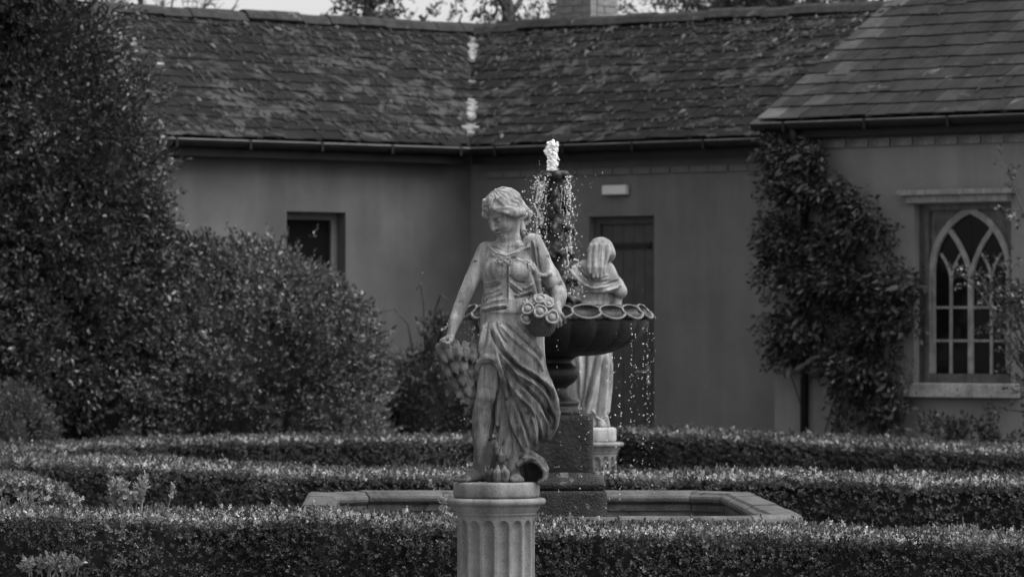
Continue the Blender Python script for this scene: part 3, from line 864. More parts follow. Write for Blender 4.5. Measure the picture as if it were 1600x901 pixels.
def bushy(name, label, cat, base, lobes, leaf, n_sprig, mat, seed, trunk_h, trunk_r, group=None, per=6, crown='crown', core=0.8, clump=0.12, cf=3.0, aspect=.45, drop=0.55, clusters=0, crad=.1):
    """dense evergreen crown from ellipsoid lobes (cx,cy,cz,rx,ry,rz) relative to base; trunk and limbs"""
    r = np.random.default_rng(seed)
    o = empty(name, base); tag(o, label, cat, group)
    lob = np.array(lobes, float)
    area = (lob[:, 3]*lob[:, 4] + lob[:, 3]*lob[:, 5] + lob[:, 4]*lob[:, 5]); pr = area/area.sum()
    idx = r.choice(len(lob), n_sprig*2, p=pr)
    d = unit(r.normal(size=(len(idx), 3)))
    L = lob[idx]
    shell = 1 - 0.22*r.random(len(idx))**1.8
    Pn = L[:, :3] + d*L[:, 3:6]*shell[:, None]
    N = unit(d/L[:, 3:6])
    cl = lump(Pn + np.array(base), cf*2, seed) + .6*lump(Pn + np.array(base), cf*5, seed+1)
    Pn = Pn + N*(cl*clump)[:, None]
    inside = np.zeros(len(Pn), bool)
    for k in range(len(lob)):
        q = ((Pn - lob[k, :3])/lob[k, 3:6]); inside |= (np.sum(q*q, 1) < .62)
    kp = (~inside) & (Pn[:, 2] > .03) & ~((cl < -.45) & (r.random(len(Pn)) < drop))
    Pn, N = Pn[kp], N[kp]
    if clusters:          # leafy shoots in tufts round the branch ends, dark gaps between them
        ci = r.integers(0, min(clusters, len(Pn)), n_sprig); cs = r.uniform(.6, 1.3, clusters)[ci][:, None]
        jit = r.normal(0, crad, (n_sprig, 3))*cs
        C0, N0_ = Pn[ci], N[ci]
        jit = jit + N0_*np.maximum(0, crad*1.2 - np.linalg.norm(jit, axis=1, keepdims=True)*.8)*r.random((n_sprig, 1))
        Pn = C0 + jit; A = jit/crad*.7 + N0_ + np.array([0, 0, .5]) + r.normal(0, .3, Pn.shape)
        ok = Pn[:, 2] > .03; Pn, A = Pn[ok], A[ok]
    else:
        Pn, N = Pn[:n_sprig], N[:n_sprig]
        A = N + np.array([0, 0, .45]) + r.normal(0, .45, Pn.shape)
    V, F = sprigs(Pn, A, per, leaf*2.4, leaf, leaf*aspect, r, 1.0)
    c = link(crown, mesh_np('leaves', V, F, mat), o)
    # inner mass of shaded twigs: smaller leaves deep inside, hull of the lobes
    m = MB()
    for k in range(len(lob)):
        cx, cy, cz, rx, ry, rz = lob[k]
        nu, nv = 14, 9
        VV = []
        for j in range(nv):
            v_ = math.pi*j/(nv-1)
            for i in range(nu):
                u_ = 2*math.pi*i/nu
                p = np.array([math.cos(u_)*math.sin(v_), math.sin(u_)*math.sin(v_), math.cos(v_)])
                q = np.array([cx, cy, cz]) + p*np.array([rx, ry, rz])*core*(1 + .12*math.sin(5*u_+k+3*v_))
                VV.append((q[0], q[1], max(q[2], .02)))
        m.add(VV, [(j*nu+i, (j+1)*nu+i, (j+1)*nu+(i+1)%nu, j*nu+(i+1)%nu) for j in range(nv-1) for i in range(nu)])
    m.build('inner_twigs', M['box_core'], c, True)
    t = MB()
    top = (lob[:, 2].max()*.85)
    tube_path(t, wander((0, 0, 0), (0, 0, 1), top, 7, .06, r), trunk_r, trunk_r*.3, 8)
    for k in range(len(lob)):
        pts = wander((0, 0, min(trunk_h, lob[k, 2]*.6)), lob[k, :3] - np.array([0, 0, trunk_h*.5]), np.linalg.norm(lob[k, :3])*.7, 5, .1, r)
        tube_path(t, pts, trunk_r*.5, trunk_r*.12, 6)
    t.build('trunk', M['bark'], o, True)
    return o

def open_tree(name, label, base, height, spread, seed, leaf=0.07, n_leaf=9000, group='trees beyond the roofs', bare=False, first=0.3, mat=None, conifer=False, levels=3, nb=7, twig=.006):
    r = np.random.default_rng(seed)
    o = empty(name, base); tag(o, label, 'tree', group)
    t = MB(); tips = []
    main = wander((0, 0, 0), (0, 0, 1), height, 9, .05, r)
    tube_path(t, main, height*.022, height*.004, 8)
    def grow(p, d, l, rad, lev):
        pts = wander(p, d, l, 5, .16, r, .02)
        tube_path(t, pts, rad, max(rad*.25, twig*.5), 5 if lev < 2 else 4)
        if lev == levels: tips.append(pts[3]); tips.append(pts[-1]); return
        for k in range(nb if lev == 1 else 5):
            q = pts[2 + int(r.integers(0, 4))]
            dd = np.array(d)*.8 + r.normal(0, .55, 3); dd /= np.linalg.norm(dd)
            grow(q, dd, l*.55*r.uniform(.7, 1.2), max(rad*.45, twig), lev+1)
        tips.append(pts[-1])
    nmain = 14
    for k in range(nmain):
        f = first + (1-first)*(k+.5)/nmain
        p = main[min(9, int(f*9))]
        a = k*2.4 + r.uniform(-.3, .3)
        if conifer:
            l = spread*(1.05-f)*1.1+.25; d = (math.cos(a), math.sin(a), .25)
        else:
            l = spread*r.uniform(.7, 1.1)*(1.15-.5*f); d = (math.cos(a)*.9, math.sin(a)*.9, .75)
        grow(p, d, l, height*.010*(1.2-f)+.008, 1)
    t.build('trunk', M['bark'], o, True)
    if not bare:
        T = np.array(tips); per = 6
        S = T[r.integers(0, len(T), n_leaf//per)] + r.normal(0, leaf*2.2, (n_leaf//per, 3))
        V, F = sprigs(S, r.normal(size=S.shape) + np.array([0, 0, .4]), per, leaf*2, leaf, leaf*.5, r, 1.1)
        link('crown', mesh_np('leaves', V, F, mat or M['tree_leaf']), o)
    return o

# ------------------------------------------------------------------ hedges (px, py of the top edge, Y) -> points
def hpath(rows): return [(X_at(px, Y), Y, Z_at(py, Y)) for px, py, Y in rows]
hedge('box_hedge', 'nearest clipped box hedge running right behind the fluted pedestal', hpath([(-120, 786, 19.2), (0, 786, 19.1), (90, 792, 19.1), (300, 793, 19.1), (480, 793, 19.1), (700, 803, 19.0), (900, 812, 18.95), (1250, 818, 18.8), (1600, 828, 18.5), (1740, 828, 18.4)]),
      0.26, 0.0145, 36000, low=0.33, seed=11, gaps=.4, bump=.018)
hedge('box_hedge', 'clipped box hedge just behind the stone pool, in front of the veiled statue', hpath([(-150, 699, 29.5), (0, 703, 28.8), (250, 714, 27.6), (480, 724, 26.4), (700, 727, 25.6), (960, 728, 25.3), (1250, 732, 24.8), (1600, 738, 24.2), (1760, 740, 23.9)]),
      0.24, 0.018, 30000, low=0.2, mat=M['box_leaf'], seed=12, gaps=.35)
hedge('box_hedge', 'short round-ended box hedge stub at the left edge behind the nearest hedge', hpath([(-260, 731, 22.6), (-100, 731, 22.6), (20, 735, 22.5), (124, 745, 22.5)]),
      0.24, 0.017, 7000, low=0.2, seed=13, closed_end=True, gaps=.35)
hedge('box_hedge', 'farthest box hedge at left, below the round shrub', hpath([(-120, 694, 33.2), (0, 691, 33.6), (240, 680, 34.4), (480, 676, 34.8), (740, 674, 35.2)]),
      0.24, 0.021, 19000, low=0.25, mat=M['box_leaf_far'], seed=14)
hedge('box_hedge', 'farthest box hedge at right, below the door and gothic window', hpath([(790, 674, 37.2), (900, 668, 37.6), (990, 662, 37.8), (1200, 672, 36.2), (1400, 683, 34.6), (1600, 693, 33.2), (1740, 698, 32.4)]),
      0.24, 0.021, 21000, low=0.25, mat=M['box_leaf_far'], seed=15)

# ------------------------------------------------------------------ big evergreen, round shrub, small shrubs
def lobe(px, py, Y, rx, ry, rz, bx, by):   # lobe centre from a picture point at depth Y, relative to base (bx,by)
    return (X_at(px, Y)-bx, Y-by, Z_at(py, Y), rx, ry, rz)
by = 37.2; bx = X_at(40, by)
bushy('evergreen_tree', 'tall dense dark evergreen tree at the left edge beside the slate roof', 'tree', (bx, by, 0),
      [lobe(20, -120, by, .66, .75, .9, bx, by), lobe(62, 60, by, .56, .7, .8, bx, by), lobe(60, 190, by, .76, .85, .75, bx, by), lobe(145, 272, by-.1, .50, .65, .44, bx, by),
       lobe(20, 330, by, 1.05, .95, .8, bx, by), lobe(110, 400, by, .75, .8, .7, bx, by), lobe(20, 520, by, 1.1, .95, .8, bx, by), lobe(-120, 200, by, 1.0, 1.0, 1.5, bx, by), lobe(-60, -60, by, .9, .9, .9, bx, by)],
      0.050, 30000, M['holly_leaf'], 21, 1.2, .14, clump=.09, drop=.45, core=.60, clusters=2600, crad=.08, aspect=.4)
by = 37.8; bx = X_at(345, by)
bushy('round_shrub', 'large clipped dome-shaped shrub in front of the small dark window', 'shrub', (bx, by, 0),
      [(0.02, 0, .88, 1.26, 1.15, 1.36), (-.55, -.1, .85, 1.05, 1.05, 1.36), (.58, .02, .84, .74, .90, 1.17)],
      0.038, 21000, M['shrub_leaf'], 22, .5, .07, clump=.03, drop=.5, cf=4, clusters=2300, crad=.05, core=.82, aspect=.52)
by = 35.6; bx = X_at(15, by)
bushy('small_shrub', 'small pale shrub at the left edge under the evergreen tree', 'shrub', (bx, by, 0), [(0, 0, .62, .36, .3, .45), (-.2, 0, .5, .3, .3, .4)], 0.03, 2200, M['box_leaf_far'], 23, .3, .03, clump=.05, core=.45, drop=.4)
# bush with long arching shoots in the corner of the two wings
by = 41.6; bx = X_at(668, by)
cb = bushy('corner_bush', 'dark loose bush in the corner between the two wings', 'shrub', (bx, by, 0), [(0, 0, .7, .38, .35, .75), (.12, 0, 1.0, .26, .3, .6), (-.1, .05, .4, .45, .35, .5)], 0.05, 1700, M['climb_leaf'], 24, .4, .04, clump=.08, drop=.8)
sh = MB(); r_ = np.random.default_rng(2)
for dx, h in ((-.25, 1.72), (-.05, 1.95), (.1, 1.85), (-.38, 1.4), (.28, 1.6), (0.0, 1.6)):
    pts = [(0, 0, .3), (dx*.3, 0, h*.6), (dx*.7, -.05, h*.92), (dx*1.2, -.1, h), (dx*1.9, -.12, h*.97)]
    tube_path(sh, pts, .014, .005, 5)
sh.build('arching_shoot', M['bark'], cb, True)

# climber on the cottage corner: stems, separate large leaves and the mass behind them
cl = empty('wall_climber', (CWG.org[0], CWG.org[1], 0), -TH)
tag(cl, 'leafy climber covering the cottage corner and downpipe beside the gothic window', 'climber')
r_ = np.random.default_rng(31)
outline = [(1192, 205), (1262, 205), (1275, 255), (1330, 300), (1372, 355), (1400, 400), (1425, 445), (1418, 520), (1395, 580), (1400, 640), (1395, 678), (1318, 678), (1322, 610), (1290, 565), (1250, 560), (1200, 555), (1204, 480), (1186, 385), (1195, 300), (1186, 230)]
def in_poly(x, y, poly):
    c = False; j = len(poly)-1
    for i in range(len(poly)):
        xi, yi = poly[i]; xj, yj = poly[j]
        if (yi > y) != (yj > y) and x < (xj-xi)*(y-yi)/(yj-yi)+xi: c = not c
        j = i
    return c
pts = []
while len(pts) < 3900:
    x, y = r_.uniform(1175, 1435), r_.uniform(200, 690)
    jx, jy = x + r_.normal(0, 13), y + r_.normal(0, 13)
    if in_poly(jx, jy, outline):
        g = math.sin(x*.05+y*.03)+math.sin(x*.02-y*.045+1)+math.sin(y*.09)
        if g < -.45 and r_.random() < .85: continue
        thick = .05 + .15*r_.random() + .05*g
        xx, zz = CWG.on(x, y, CY-max(.04, thick)-.07)
        pts.append((xx, CY - max(.04, thick), zz))
S = np.array(pts)
A = np.stack([r_.normal(0, .6, len(S)), -.5 - r_.random(len(S))*.5, r_.normal(-.45, .5, len(S))], -1)
V, F = sprigs(S, A, 5, .13, .062, .024, r_, 1.0)
fo = link('leaf_mass', mesh_np('leaves', V, F, M['climb_leaf']), cl); fo['kind'] = 'stuff'
st = MB()
for k in range(9):
    x = r_.uniform(1215, 1400); 
    b0 = CWG.on(r_.uniform(1250, 1390), 760, CY-.04)[0]
    tx, tz = CWG.on(x, r_.uniform(400, 500), CY-.04)
    p = [(b0 + (tx-b0)*t + .06*math.sin(7*t+k), CY-.05-.03*math.sin(5*t+k), .02 + (tz-.02)*t) for t in np.linspace(0, 1, 9)]
    tube_path(st, p, .009, .004, 6)
st.build('stem', M['bark'], cl, True)
lv = []
for k in range(3):
    l, w_ = .115, .042
    lv.append(MB().add([(0,0,0), (-w_*.5, -.012, -l*.35), (-w_*.42, -.03, -l*.7), (0, -.05, -l), (w_*.42, -.03, -l*.7), (w_*.5, -.012, -l*.35), (0, -.022, -l*.4), (0, -.04, -l*.72)],
              [(0,1,6),(0,6,5),(1,2,7,6),(5,6,7,4),(2,3,7),(4,7,3)]).mesh('leaf', M['climb_leaf'], True))
for k in r_.choice(len(S), 240, replace=False):
    p = S[k]
    o = link('leaf', lv[int(r_.integers(0, 3))], cl, (p[0], p[1]-.06, p[2]), (r_.uniform(-.9, .5), r_.uniform(-1.2, 1.2), r_.uniform(-.8, .8)))
    s_ = r_.uniform(.7, 1.25); o.scale = (s_, s_, s_)

# bush at the right edge in front of the window, low plants under it
by = 36.0; bx = X_at(1600, by)
wb = empty('window_bush', (bx, by, 0)); tag(wb, 'loose leafy bush at the right edge partly hiding the gothic window', 'shrub')
r_ = np.random.default_rng(41); t = MB(); tips = []
for k in range(9):
    px, py = r_.uniform(1535, 1660), r_.uniform(380, 500)
    if k == 0: px, py = 1572, 272
    if k == 1: px, py = 1525, 455
    tgt = np.array([X_at(px, by)-bx, r_.uniform(-.3, .3), Z_at(py, by)])
    p = [np.array([r_.uniform(.05, .3), 0, 0])*(1-q) + tgt*q + np.array([.14*math.sin(3*q), 0, .1*math.sin(3.1*q)])*(q > 0)*(q < 1) for q in np.linspace(0, 1, 8)]
    tube_path(t, p, .02, .004, 6); tips += p[3:]
    for j in range(5):
        q = p[int(r_.integers(3, 8))]; e = q + r_.normal(0, .13, 3) + np.array([-.03, 0, .06]); tube_path(t, [q, (q+e)/2 + r_.normal(0, .02, 3), e], .007, .003, 4); tips += [e, (q+e)/2]
t.build('stem', M['bark'], wb, True)
T = np.array(tips); S = T[r_.integers(0, len(T), 620)] + r_.normal(0, .045, (620, 3))
V, F = sprigs(S, r_.normal(size=S.shape)+np.array([0, 0, .3]), 6, .07, .034, .021, r_, 1.0)
fo = link('leaves', mesh_np('leaves', V, F, M['holly_leaf']), wb)
for k, (px, w_) in enumerate(((1500, .3), (1570, .34), (1462, .16))):
    by = 36.6; bx = X_at(px, by)
    bushy('low_plant', ('low straggly plant under the gothic window sill, left of the larger one', 'largest low straggly plant under the right end of the window sill', 'thin low plant between the climber and the window sill')[k], 'plant', (bx, by, 0),
          [(0, 0, .40+.1*(k == 1), w_, .2, .36), (.08, 0, .3, w_*.7, .2, .3)], .05, 260, M['climb_leaf'], 50+k, .2, .02, group='plants along the cottage wall', clump=.12, drop=.8, core=.4)

# weeds that stand out of the near hedge
def weed(px, py, Y, hgt, n, seed, label, spike=False):
    r = np.random.default_rng(seed); o = empty('weed', (X_at(px, Y), Y, Z_at(py, Y) - .12)); tag(o, label, 'weed', 'weeds growing out of the nearest hedge')
    t = MB(); S = []
    for k in range(n):
        d = np.array([r.normal(0, .25), r.normal(0, .2), 1.0])
        p = wander((r.normal(0, .05)*(n > 2), 0, 0), d, .12 + hgt*r.uniform(.6, 1), 5, .08, r); tube_path(t, p, .004, .0015, 4)
        S += [p[-1]]*(4 if spike else 3) + [p[-2]]*3 + ([] if spike else [p[-3]]*2)
    t.build('stalk', M['weed'], o, True)
    S = np.array(S) + r.normal(0, .006, (len(S), 3))
    V, F = sprigs(S, np.array([0, 0, 1.0]) + r.normal(0, .3 if spike else .7, S.shape), 7, .03, .016 if spike else .022, .008 if spike else .012, r, .8)
    link('leaves', mesh_np('leaves', V, F, M['weed']), o)
weed(205, 782, 19.0, .07, 11, 1, 'bushy leafy weed standing out of the nearest hedge at left')
weed(252, 785, 19.0, .09, 1, 2, 'single thin flower spike beside the bushy weed on the nearest hedge', True)
weed(203, 765, 19.05, .09, 1, 3, 'short seed spike above the bushy weed on the nearest hedge', True)
weed(30, 790, 19.0, .05, 5, 4, 'leafy weed on the nearest hedge at the left edge')
weed(78, 855, 18.80, -.08, 14, 9, 'pale leafy weed patch low in the front face of the nearest hedge')
weed(685, 800, 18.95, .05, 2, 6, 'thin weed shoots on the nearest hedge just left of the pedestal', True)

# ------------------------------------------------------------------ trees beyond the roofs
def tree_at(px, Y, *a, **k): return open_tree(*a[:2], (X_at(px, Y), Y, 0), *a[2:], **k)
tree_at(512, 62, 'pine_tree', 'spiky dark pine top showing above the left slate roof', 7.6, .42, 3, leaf=.085, n_leaf=4200, first=.55, conifer=True, levels=2, nb=5)
tree_at(275, 60, 'bare_tree', 'bare twiggy tree crown behind the left end of the roof', 6.6, 1.5, 8, bare=True, first=.5, levels=3, nb=8, twig=.008)
tree_at(815, 58, 'leafy_tree', 'leafy tree with thick branch just left of the chimney', 8.2, 1.5, 5, leaf=.075, n_leaf=13000, first=.42)
bt = open_tree('bare_tree', 'leaning bare branches above the roof valley', (X_at(704, 60)+3.2, 60, 0), 6.7, 0.5, 17, bare=True, first=.8, levels=2, nb=4, twig=.012)
bt.rotation_euler = (0, -.5, 0)
tree_at(1075, 60, 'leafy_tree', 'leafy tree just right of the chimney', 8.4, 1.8, 6, leaf=.075, n_leaf=16000, first=.40)
tree_at(1230, 63, 'leafy_tree', 'leafy tree in the middle of the row right of the chimney', 8.6, 1.9, 9, leaf=.075, n_leaf=19000, first=.40)
tree_at(1380, 61, 'leafy_tree', 'leafy tree just left of the cottage roof verge', 8.4, 1.9, 10, leaf=.075, n_leaf=19000, first=.40)

# ------------------------------------------------------------------ pool
PZ = EYE - 0.81
pc = (0.13, 22.05)
pool = empty('stone_pool', (pc[0], pc[1], 0), R(1.5)); tag(pool, 'low elongated octagonal stone pool with moulded coping around the fountain', 'pool')
def octo(hx, hy, ch): return [(-hx+ch, -hy), (hx-ch, -hy), (hx, -hy+ch), (hx, hy-ch), (hx-ch, hy), (-hx+ch, hy), (-hx, hy-ch), (-hx, -hy+ch)]
outer, inner = octo(1.13, 1.70, .24), octo(.97, 1.54, .24 - .16*(2-math.sqrt(2)))
def lerp(a, b, t): return (a[0]+(b[0]-a[0])*t, a[1]+(b[1]-a[1])*t)
for e in range(8):
    a0, a1, i0, i1 = outer[e], outer[(e+1) % 8], inner[e], inner[(e+1) % 8]
    L = math.hypot(a1[0]-a0[0], a1[1]-a0[1]); n = max(1, round(L/.62))
    for k in range(n):
        t0, t1 = k/n + (.004/L), (k+1)/n - (.004/L)
        A, B, D_, E = lerp(a0, a1, t0), lerp(a0, a1, t1), lerp(i0, i1, t1), lerp(i0, i1, t0)
        dz = random.uniform(-.003, .003)
        m = MB()
        # layered section: bullnose slab over a narrower fillet
        def ring(f, z): return [(lerp(A, E, f)[0], lerp(A, E, f)[1], z), (lerp(B, D_, f)[0], lerp(B, D_, f)[1], z)]
        prof = [(0.10, PZ-.10), (0.10, PZ-.072), (.04, PZ-.068), (-.02, PZ-.06), (-.05, PZ-.045), (-.05, PZ-.03), (-.03, PZ-.016), (.02, PZ-.006), (.12, PZ), (.80, PZ-.004), (.86, PZ-.016), (.93, PZ-.018), (1.0, PZ-.024), (1.03, PZ-.036), (1.02, PZ-.05), (.97, PZ-.06), (.90, PZ-.068), (.90, PZ-.10)]
        V = []
        for f, z in prof: V += ring(f, z+dz)
        q = len(prof)
        F = [(2*i, 2*((i+1) % q), 2*((i+1) % q)+1, 2*i+1) for i in range(q)] + [tuple(2*i for i in reversed(range(q))), tuple(2*i+1 for i in range(q))]
        m.add(V, F).build('coping_stone', M['coping'], pool)
def ring_wall(po, z0, z1, flip=False):
    n = len(po); m = MB()
    f = [(i, (i+1) % n, (i+1) % n + n, i+n) for i in range(n)]
    if flip: f = [tuple(reversed(q)) for q in f]
    return m.add([(p[0], p[1], z0) for p in po] + [(p[0], p[1], z1) for p in po], f)
w1 = octo(1.10, 1.67, .228); w2 = octo(.995, 1.565, .155)
m = ring_wall(w1, 0, PZ-.08); m2 = ring_wall(w2, 0, PZ-.08, True); m.add(m2.v, m2.f); m.build('pool_wall', M['pool_wall'], pool)
wtr = MB().add([(p[0]*1.01, p[1]*1.01, PZ-.17) for p in octo(.99, 1.56, .155)], [tuple(range(8))]).build('pool_water', M['pool'])
wtr.location = (pc[0], pc[1], 0); wtr.rotation_euler = (0, 0, R(1.5)); tag(wtr, 'dark still water in the stone pool', None, None, 'structure')

# ------------------------------------------------------------------ volume sculpting: smooth unions sampled on a grid, meshed by surface nets
class Vol:
    def __init__(s, lo, hi, h):
        s.lo = np.array(lo, float); s.h = h
        s.n = np.ceil((np.array(hi)-s.lo)/h).astype(int) + 1
        s.D = np.full(s.n, 1.0, np.float32)
    def reg(s, lo, hi):
        a = np.clip(np.floor((np.array(lo)-s.lo)/s.h).astype(int), 0, s.n-1); b = np.clip(np.ceil((np.array(hi)-s.lo)/s.h).astype(int)+1, 1, s.n)
        sl = tuple(slice(a[i], b[i]) for i in range(3))
        ax = [(s.lo[i] + np.arange(a[i], b[i])*s.h).astype(np.float32) for i in range(3)]
        return sl, ax[0][:, None, None], ax[1][None, :, None], ax[2][None, None, :]
    def put(s, sl, d, k, op):
        A = s.D[sl]
        if op == 'u':
            h = np.maximum(k-np.abs(A-d), 0)/k if k else 0
            s.D[sl] = np.minimum(A, d) - h*h*k*.25
        else:
            d = -d
            h = np.maximum(k-np.abs(A-d), 0)/k if k else 0
            s.D[sl] = np.maximum(A, d) + h*h*k*.25
    def cone(s, a, b, ra, rb, k=.012, op='u', sy=1.0):
        a = np.array(a, float); b = np.array(b, float); m = max(ra, rb)*max(1, 1/sy) + k + .012
        sl, X, Y, Z = s.reg(np.minimum(a, b)-m, np.maximum(a, b)+m)
        d = b-a; q = max(d @ d, 1e-9)
        t = np.clip(((X-a[0])*d[0] + (Y-a[1])*d[1] + (Z-a[2])*d[2])/q, 0, 1)
        dd = np.sqrt((X-a[0]-t*d[0])**2 + ((Y-a[1]-t*d[1])*sy)**2 + (Z-a[2]-t*d[2])**2) - (ra + t*(rb-ra))
        s.put(sl, dd, k, op); return s
    def chain(s, pts, rad, k=.012, sy=1.0, op='u'):
        A = np.array(pts, float); m = max(rad)*max(1, 1/sy) + k + .012
        sl, X, Y, Z = s.reg(A.min(0)-m, A.max(0)+m); best = None
        for i in range(len(A)-1):
            a, d = A[i], A[i+1]-A[i]; q = max(d @ d, 1e-9)
            t = np.clip(((X-a[0])*d[0] + (Y-a[1])*d[1] + (Z-a[2])*d[2])/q, 0, 1)
            ts = t*t*(3-2*t)*.5 + t*.5
            dd = np.sqrt((X-a[0]-t*d[0])**2 + ((Y-a[1]-t*d[1])*sy)**2 + (Z-a[2]-t*d[2])**2) - (rad[i] + ts*(rad[i+1]-rad[i]))
            if best is None: best = dd
            else:
                kk = .004; h = np.maximum(kk-np.abs(best-dd), 0)/kk; best = np.minimum(best, dd) - h*h*kk*.25
        s.put(sl, best, k, op); return s
    def ell(s, c, r, k=.012, op='u', rot=None):
        """rot: 3x3, rows are the local axes"""
        c = np.array(c, float); r = np.array(r, float); m = r.max() + k + .012
        sl, X, Y, Z = s.reg(c-m, c+m)
        P = (X-c[0], Y-c[1], Z-c[2])
        if rot is not None: P = tuple(rot[i, 0]*P[0] + rot[i, 1]*P[1] + rot[i, 2]*P[2] for i in range(3))
        q = np.sqrt((P[0]/r[0])**2 + (P[1]/r[1])**2 + (P[2]/r[2])**2); g = np.sqrt((P[0]/r[0]**2)**2 + (P[1]/r[1]**2)**2 + (P[2]/r[2]**2)**2)
        s.put(sl, q*(q-1)/np.maximum(g, 1e-6), k, op); return s
    def loft(s, rows, k=.012, op='u', p=2.0):
        """rows (z, cx, cy, rx, ry), z ascending: stacked ellipses"""
        T = np.array(sorted(rows), float)
        m = .03
        lo = [(T[:, 1]-T[:, 3]).min()-m, (T[:, 2]-T[:, 4]).min()-m, T[0, 0]-.02]; hi = [(T[:, 1]+T[:, 3]).max()+m, (T[:, 2]+T[:, 4]).max()+m, T[-1, 0]+.02]
        sl, X, Y, Z = s.reg(lo, hi); z = Z.ravel()
        # smooth the table
        zi = np.linspace(T[0, 0], T[-1, 0], 200)
        def col(i):
            v = np.interp(zi, T[:, 0], T[:, i]); kk = np.ones(9)/9; vp = np.pad(v, 4, mode='edge'); return np.interp(z, zi, np.convolve(vp, kk, 'valid'))[None, None, :].astype(np.float32)
        cx, cy, rx, ry = col(1), col(2), col(3), col(4)
        q = (np.abs((X-cx)/rx)**p + np.abs((Y-cy)/ry)**p)**(1/p)
        d = (q-1)*np.minimum(rx, ry)
        d = np.maximum(d, np.maximum(T[0, 0]-Z, Z-T[-1, 0]))
        s.put(sl, d, k, op); return s
    def mesh(s, smooth=1):
        D = s.D; nx, ny, nz = D.shape; ins = D < 0
        c = np.zeros((nx-1, ny-1, nz-1), np.uint8)
        for i in (0, 1):
            for j in (0, 1):
                for k in (0, 1): c += ins[i:nx-1+i, j:ny-1+j, k:nz-1+k]
        act = (c > 0) & (c < 8)
        I = np.argwhere(act); idx = np.full(act.shape, -1, np.int32); idx[act] = np.arange(len(I))
        corner = np.array([(i, j, k) for i in (0, 1) for j in (0, 1) for k in (0, 1)])
        val = np.stack([D[I[:, 0]+o[0], I[:, 1]+o[1], I[:, 2]+o[2]] for o in corner], 1)
        P = np.zeros((len(I), 3)); cnt = np.zeros(len(I))
        for a in range(8):
            for b in range(a+1, 8):
                if np.abs(corner[a]-corner[b]).sum() != 1: continue
                va, vb = val[:, a], val[:, b]; m = (va < 0) != (vb < 0)
                t = va[m]/(va[m]-vb[m])
                P[m] += corner[a] + t[:, None]*(corner[b]-corner[a]); cnt[m] += 1
        V = s.lo + (I + P/cnt[:, None])*s.h
        Fs = []
        for ax in range(3):
            n0 = [slice(1, -1)]*3; n0[ax] = slice(0, -1)
            sh1 = [slice(1, -1)]*3; sh1[ax] = slice(1, None)
            A = ins[tuple(n0)]; B = ins[tuple(sh1)]
            ch = np.argwhere(A != B)
            if not len(ch): continue
            sgn = A[tuple(ch.T)]
            o = np.ones(3, int); o[ax] = 0; g = ch + o
            u, v = [(1, 2), (2, 0), (0, 1)][ax]
            eu = np.eye(3, dtype=int)[u]; ev = np.eye(3, dtype=int)[v]
            q = np.stack([idx[tuple((g-eu-ev).T)], idx[tuple((g-ev).T)], idx[tuple(g.T)], idx[tuple((g-eu).T)]], 1)
            q[~sgn] = q[~sgn][:, ::-1]
            Fs.append(q)
        F = np.concatenate(Fs); F = F[(F >= 0).all(1)]
        for _ in range(smooth):
            acc = np.zeros_like(V); w = np.zeros(len(V))
            for k in range(4):
                a, b = F[:, k], F[:, (k+1) % 4]
                for j in range(3): acc[:, j] += np.bincount(a, V[b, j], len(V)) + np.bincount(b, V[a, j], len(V))
                w += np.bincount(a, minlength=len(V)) + np.bincount(b, minlength=len(V))
            V = V*.4 + .6*acc/np.maximum(w, 1)[:, None]
        return V, F
def vnormals(V, F):
    n = np.cross(V[F[:, 2]]-V[F[:, 0]], V[F[:, 3]]-V[F[:, 1]]); out = np.zeros_like(V)
    for k in range(4):
        for j in range(3): out[:, j] += np.bincount(F[:, k], n[:, j], len(V))
    return unit(out)
def poly_dist(x, y, pts, n=40):
    """distance to a smoothed polyline and the parameter along it"""
    pts = np.array(pts, float)
    # Catmull-Rom resample
    P = np.vstack([2*pts[0]-pts[1], pts, 2*pts[-1]-pts[-2]]); out = []
    seg = len(pts)-1; per = max(3, n//seg)
    for i in range(seg):
        p0, p1, p2, p3 = P[i:i+4]
        for t in np.linspace(0, 1, per, endpoint=False):
            out.append(.5*((2*p1)+(-p0+p2)*t+(2*p0-5*p1+4*p2-p3)*t*t+(-p0+3*p1-3*p2+p3)*t**3))
    out.append(pts[-1]); Q = np.array(out)
    best = np.full(len(x), 1e9); par = np.zeros(len(x))
    for i in range(len(Q)-1):
        a, b = Q[i], Q[i+1]; d = b-a; q = max(d @ d, 1e-9)
        t = np.clip(((x-a[0])*d[0]+(y-a[1])*d[1])/q, 0, 1)
        dd = (x-a[0]-t*d[0])**2 + (y-a[1]-t*d[1])**2
        m = dd < best; best[m] = dd[m]; par[m] = (i+t[m])/(len(Q)-1)
    return np.sqrt(best), par
def carve(V, F, folds, uv, facing=-1):
    """folds: (polyline in picture px of the statue, width px, height m): ridges (+) and grooves (-)"""
    N = vnormals(V, F); u, v = uv(V)
    wgt = np.clip(facing*N[:, 1]*1.8 + .25, 0, 1)
    h = np.zeros(len(V))
    for pts, w, a in folds:
        p = np.array(pts); mg = w*3
        m = (u > p[:, 0].min()-mg) & (u < p[:, 0].max()+mg) & (v > p[:, 1].min()-mg) & (v < p[:, 1].max()+mg)
        if not m.any(): continue
        d, t = poly_dist(u[m], v[m], pts)
        tap = np.clip(np.minimum(t, 1-t)*7+.12, 0, 1)
        h[m] += a*np.exp(-(d/w)**2)*tap
    return V + N*(h*wgt)[:, None]

